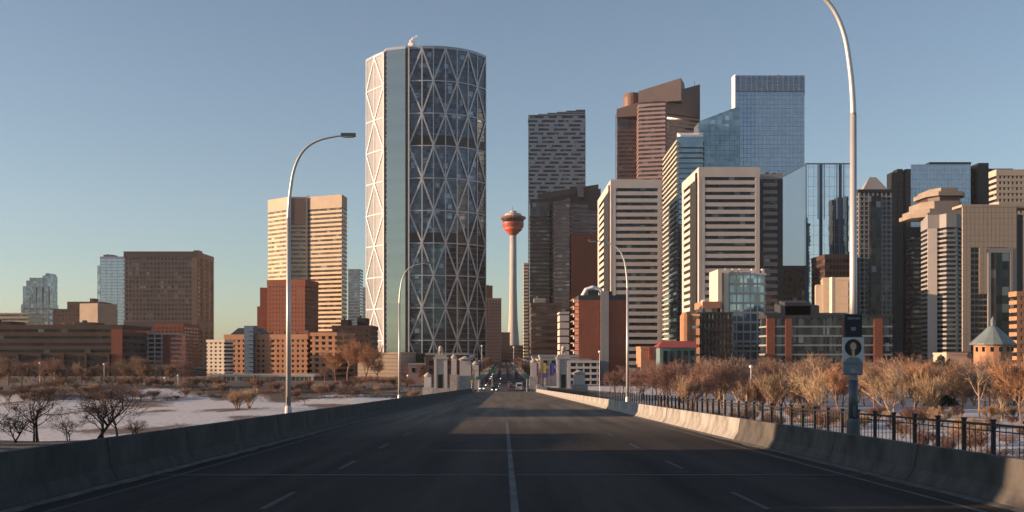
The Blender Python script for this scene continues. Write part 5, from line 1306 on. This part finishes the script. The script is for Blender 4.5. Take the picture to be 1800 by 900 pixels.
signal(938,342,6.5,'traffic signal right of the first cars beyond the bridge',-3.4)
# far closing of the street
b = tower('building', 'far dark reddish building closing the view at the end of the street', 'building', rect(858,928,1300,20), Z(607,1300), 5, 'brick_brown', 'bronze_glass', .5, cap=1.5)
b = tower('building', 'grey white low building with a balcony front behind the right kiosk', 'building', rect(1000,1052,400,14), Z(634,400), 4, 'white_precast', 'dark_glass', .4, d=.3, piers={0:(5,.6)}, cap=.8)
# street banners near the right kiosk
for px, mm, lab in ((938,'sign_purple','purple blue street banner on a pole left of the right kiosk'),(952,'sign_yellow','orange street banner on a pole left of the right kiosk'),(966,'sign_purple','darker purple banner nearest to the right kiosk')):
    Y = 345; x = X(px,Y); z0 = ground_z(x,Y); t = thing('street_banner', lab, 'banner', (x,Y,z0))
    part('pole', MB().tube([(x,Y,z0-.3),(x,Y,z0+9)],[.11,.08],8), M['steel_dark'], t)
    part('flag', MB().box(x+.1,x+1.5,Y-.03,Y+.03,z0+4.6,z0+8.6), M[mm], t)
# traffic signals over the street
for side in (-1,1):
    Y = 388; x = BX+side*10; z0 = RZ_END; t = thing('traffic_light', f'traffic signal on a mast arm, {"right" if side > 0 else "left"} corner of the first crossing', 'traffic light', (x,Y,z0))
    part('pole', MB().tube([(x,Y,z0),(x,Y,z0+7.2)],[.14,.1],8), M['steel_dark'], t)
    part('mast_arm', MB().tube([(x,Y,z0+6.8),(x-side*5,Y,z0+7.1)],[.09,.06],8), M['steel_dark'], t)
    h_ = part('signal_head', MB().box(x-side*4.6-.2,x-side*4.6+.2,Y-.25,Y+.05,z0+5.9,z0+7.1), M['sign_yellow'], t)
    for q in range(3): part('signal_lens', MB().tube([(x-side*4.6,Y-.3,z0+6.1+.38*q),(x-side*4.6,Y-.24,z0+6.1+.38*q)],.13,10), M[('sign_green','sign_yellow','sign_red')[q]], h_)

# ------------------------------------------------------------------ labels of the many trees: by landmark and order
ORD = ['leftmost','second','third','fourth','fifth','sixth','seventh','eighth','ninth','tenth','eleventh','twelfth','thirteenth','fourteenth','fifteenth','sixteenth','seventeenth','eighteenth','nineteenth','twentieth','twenty-first','twenty-second']
def relabel(group, what, marks):
    obs_ = [o for o in COL.objects if o.get('group') == group and not o.parent]
    px = lambda o: VX+F*o.location.x/o.location.y
    for k, (lim, mark) in enumerate(marks):
        lo = marks[k-1][0] if k else -1e9
        for i, o in enumerate(sorted([o for o in obs_ if lo <= px(o) < lim], key=px)):
            o['label'] = f'{ORD[min(i,21)]} {what} {mark}'
MK = [(1225,'below the striped teal tower'),(1290,'below the dark brown flats'),(1350,'below the white framed building'),(1430,'left of the forked pale tree'),(1500,'just left of the banner post'),(1570,'just right of the banner post'),(1640,'left of the dark spruces'),(1710,'below the low peach building'),(1e9,'by the cone roofed pavilion')]
relabel('bare trees of the wood on the right bank', 'brown tree of the back wood', MK)
relabel('low shrubs beyond the right railing', 'low shrub beyond the right railing', MK)
relabel('small shrubs seen through the near railing', 'small brownish shrub on the snow', [(1620,'behind the railing right of the banner post'),(1700,'behind the railing below the spruces'),(1e9,'behind the railing at the right edge')])
relabel('bare trees below the red brick tower', 'dark tree', [(1103,'between the red brick tower and the slim lamp post'),(1150,'before the low bright orange building'),(1e9,'before the red roofed market hall')])
LM = [(70,'at the left edge, below the office slab'),(140,'below the stepped brown building'),(222,'below the right end of the office slab'),(300,'below the pale balconied flats'),(366,'below the brown gridded block'),(1e9,'below the orange brick flats')]
relabel('brush on the far left bank', 'reddish far bank shrub', LM)
relabel('park trees before the office slab', 'brown park tree', LM)
relabel('shrubs on the far bank below the flats', 'low brown shrub on the far bank', [(520,'left of the left lamp post'),(640,'below the right end of the flats'),(1e9,'below the peach building')])
for sd_ in ('left','right'):
    obs_ = sorted([o for o in COL.objects if o.get('group') == f'street trees on the {sd_} pavement'], key=lambda o: o.location.y)
    for i, o in enumerate(obs_): o['label'] = f'{(["nearest"]+ORD[1:])[i]} bare street tree on the {sd_} pavement beyond the bridge end'
cars_ = [o for o in COL.objects if o.get('group') == 'cars on the street beyond the bridge']
seen = {}
for o in sorted(cars_, key=lambda o: o.location.y):
    k = o['label']
    if 'oncoming car with lit' in k: continue
    seen[k] = seen.get(k,0)+1; o['label'] = f'{(["nearest"]+ORD[1:])[seen[k]-1]} {k}'
sp = sorted([o for o in COL.objects if o.get('group') == 'added spruces on the left bluff'], key=lambda o: o.location.y)
for i, o in enumerate(sp): o['label'] = f'{(["nearest"]+ORD[1:])[i]} unseen spruce added beyond the left edge to shade the near bank'

# ------------------------------------------------------------------ thin winter haze
hm = bpy.data.materials.new('haze'); hm.use_nodes = True; n = hm.node_tree; n.nodes.clear()
o_ = n.nodes.new('ShaderNodeOutputMaterial'); v_ = n.nodes.new('ShaderNodeVolumePrincipled')
v_.inputs['Density'].default_value = .000035; v_.inputs['Color'].default_value = (.86,.92,1,1); v_.inputs['Anisotropy'].default_value = .2
n.links.new(v_.outputs[0], o_.inputs['Volume'])
hz = link('haze', MB().box(-1100,1100,-130,2000,-8,300).mesh('haze', hm)); hz['kind'] = 'stuff'
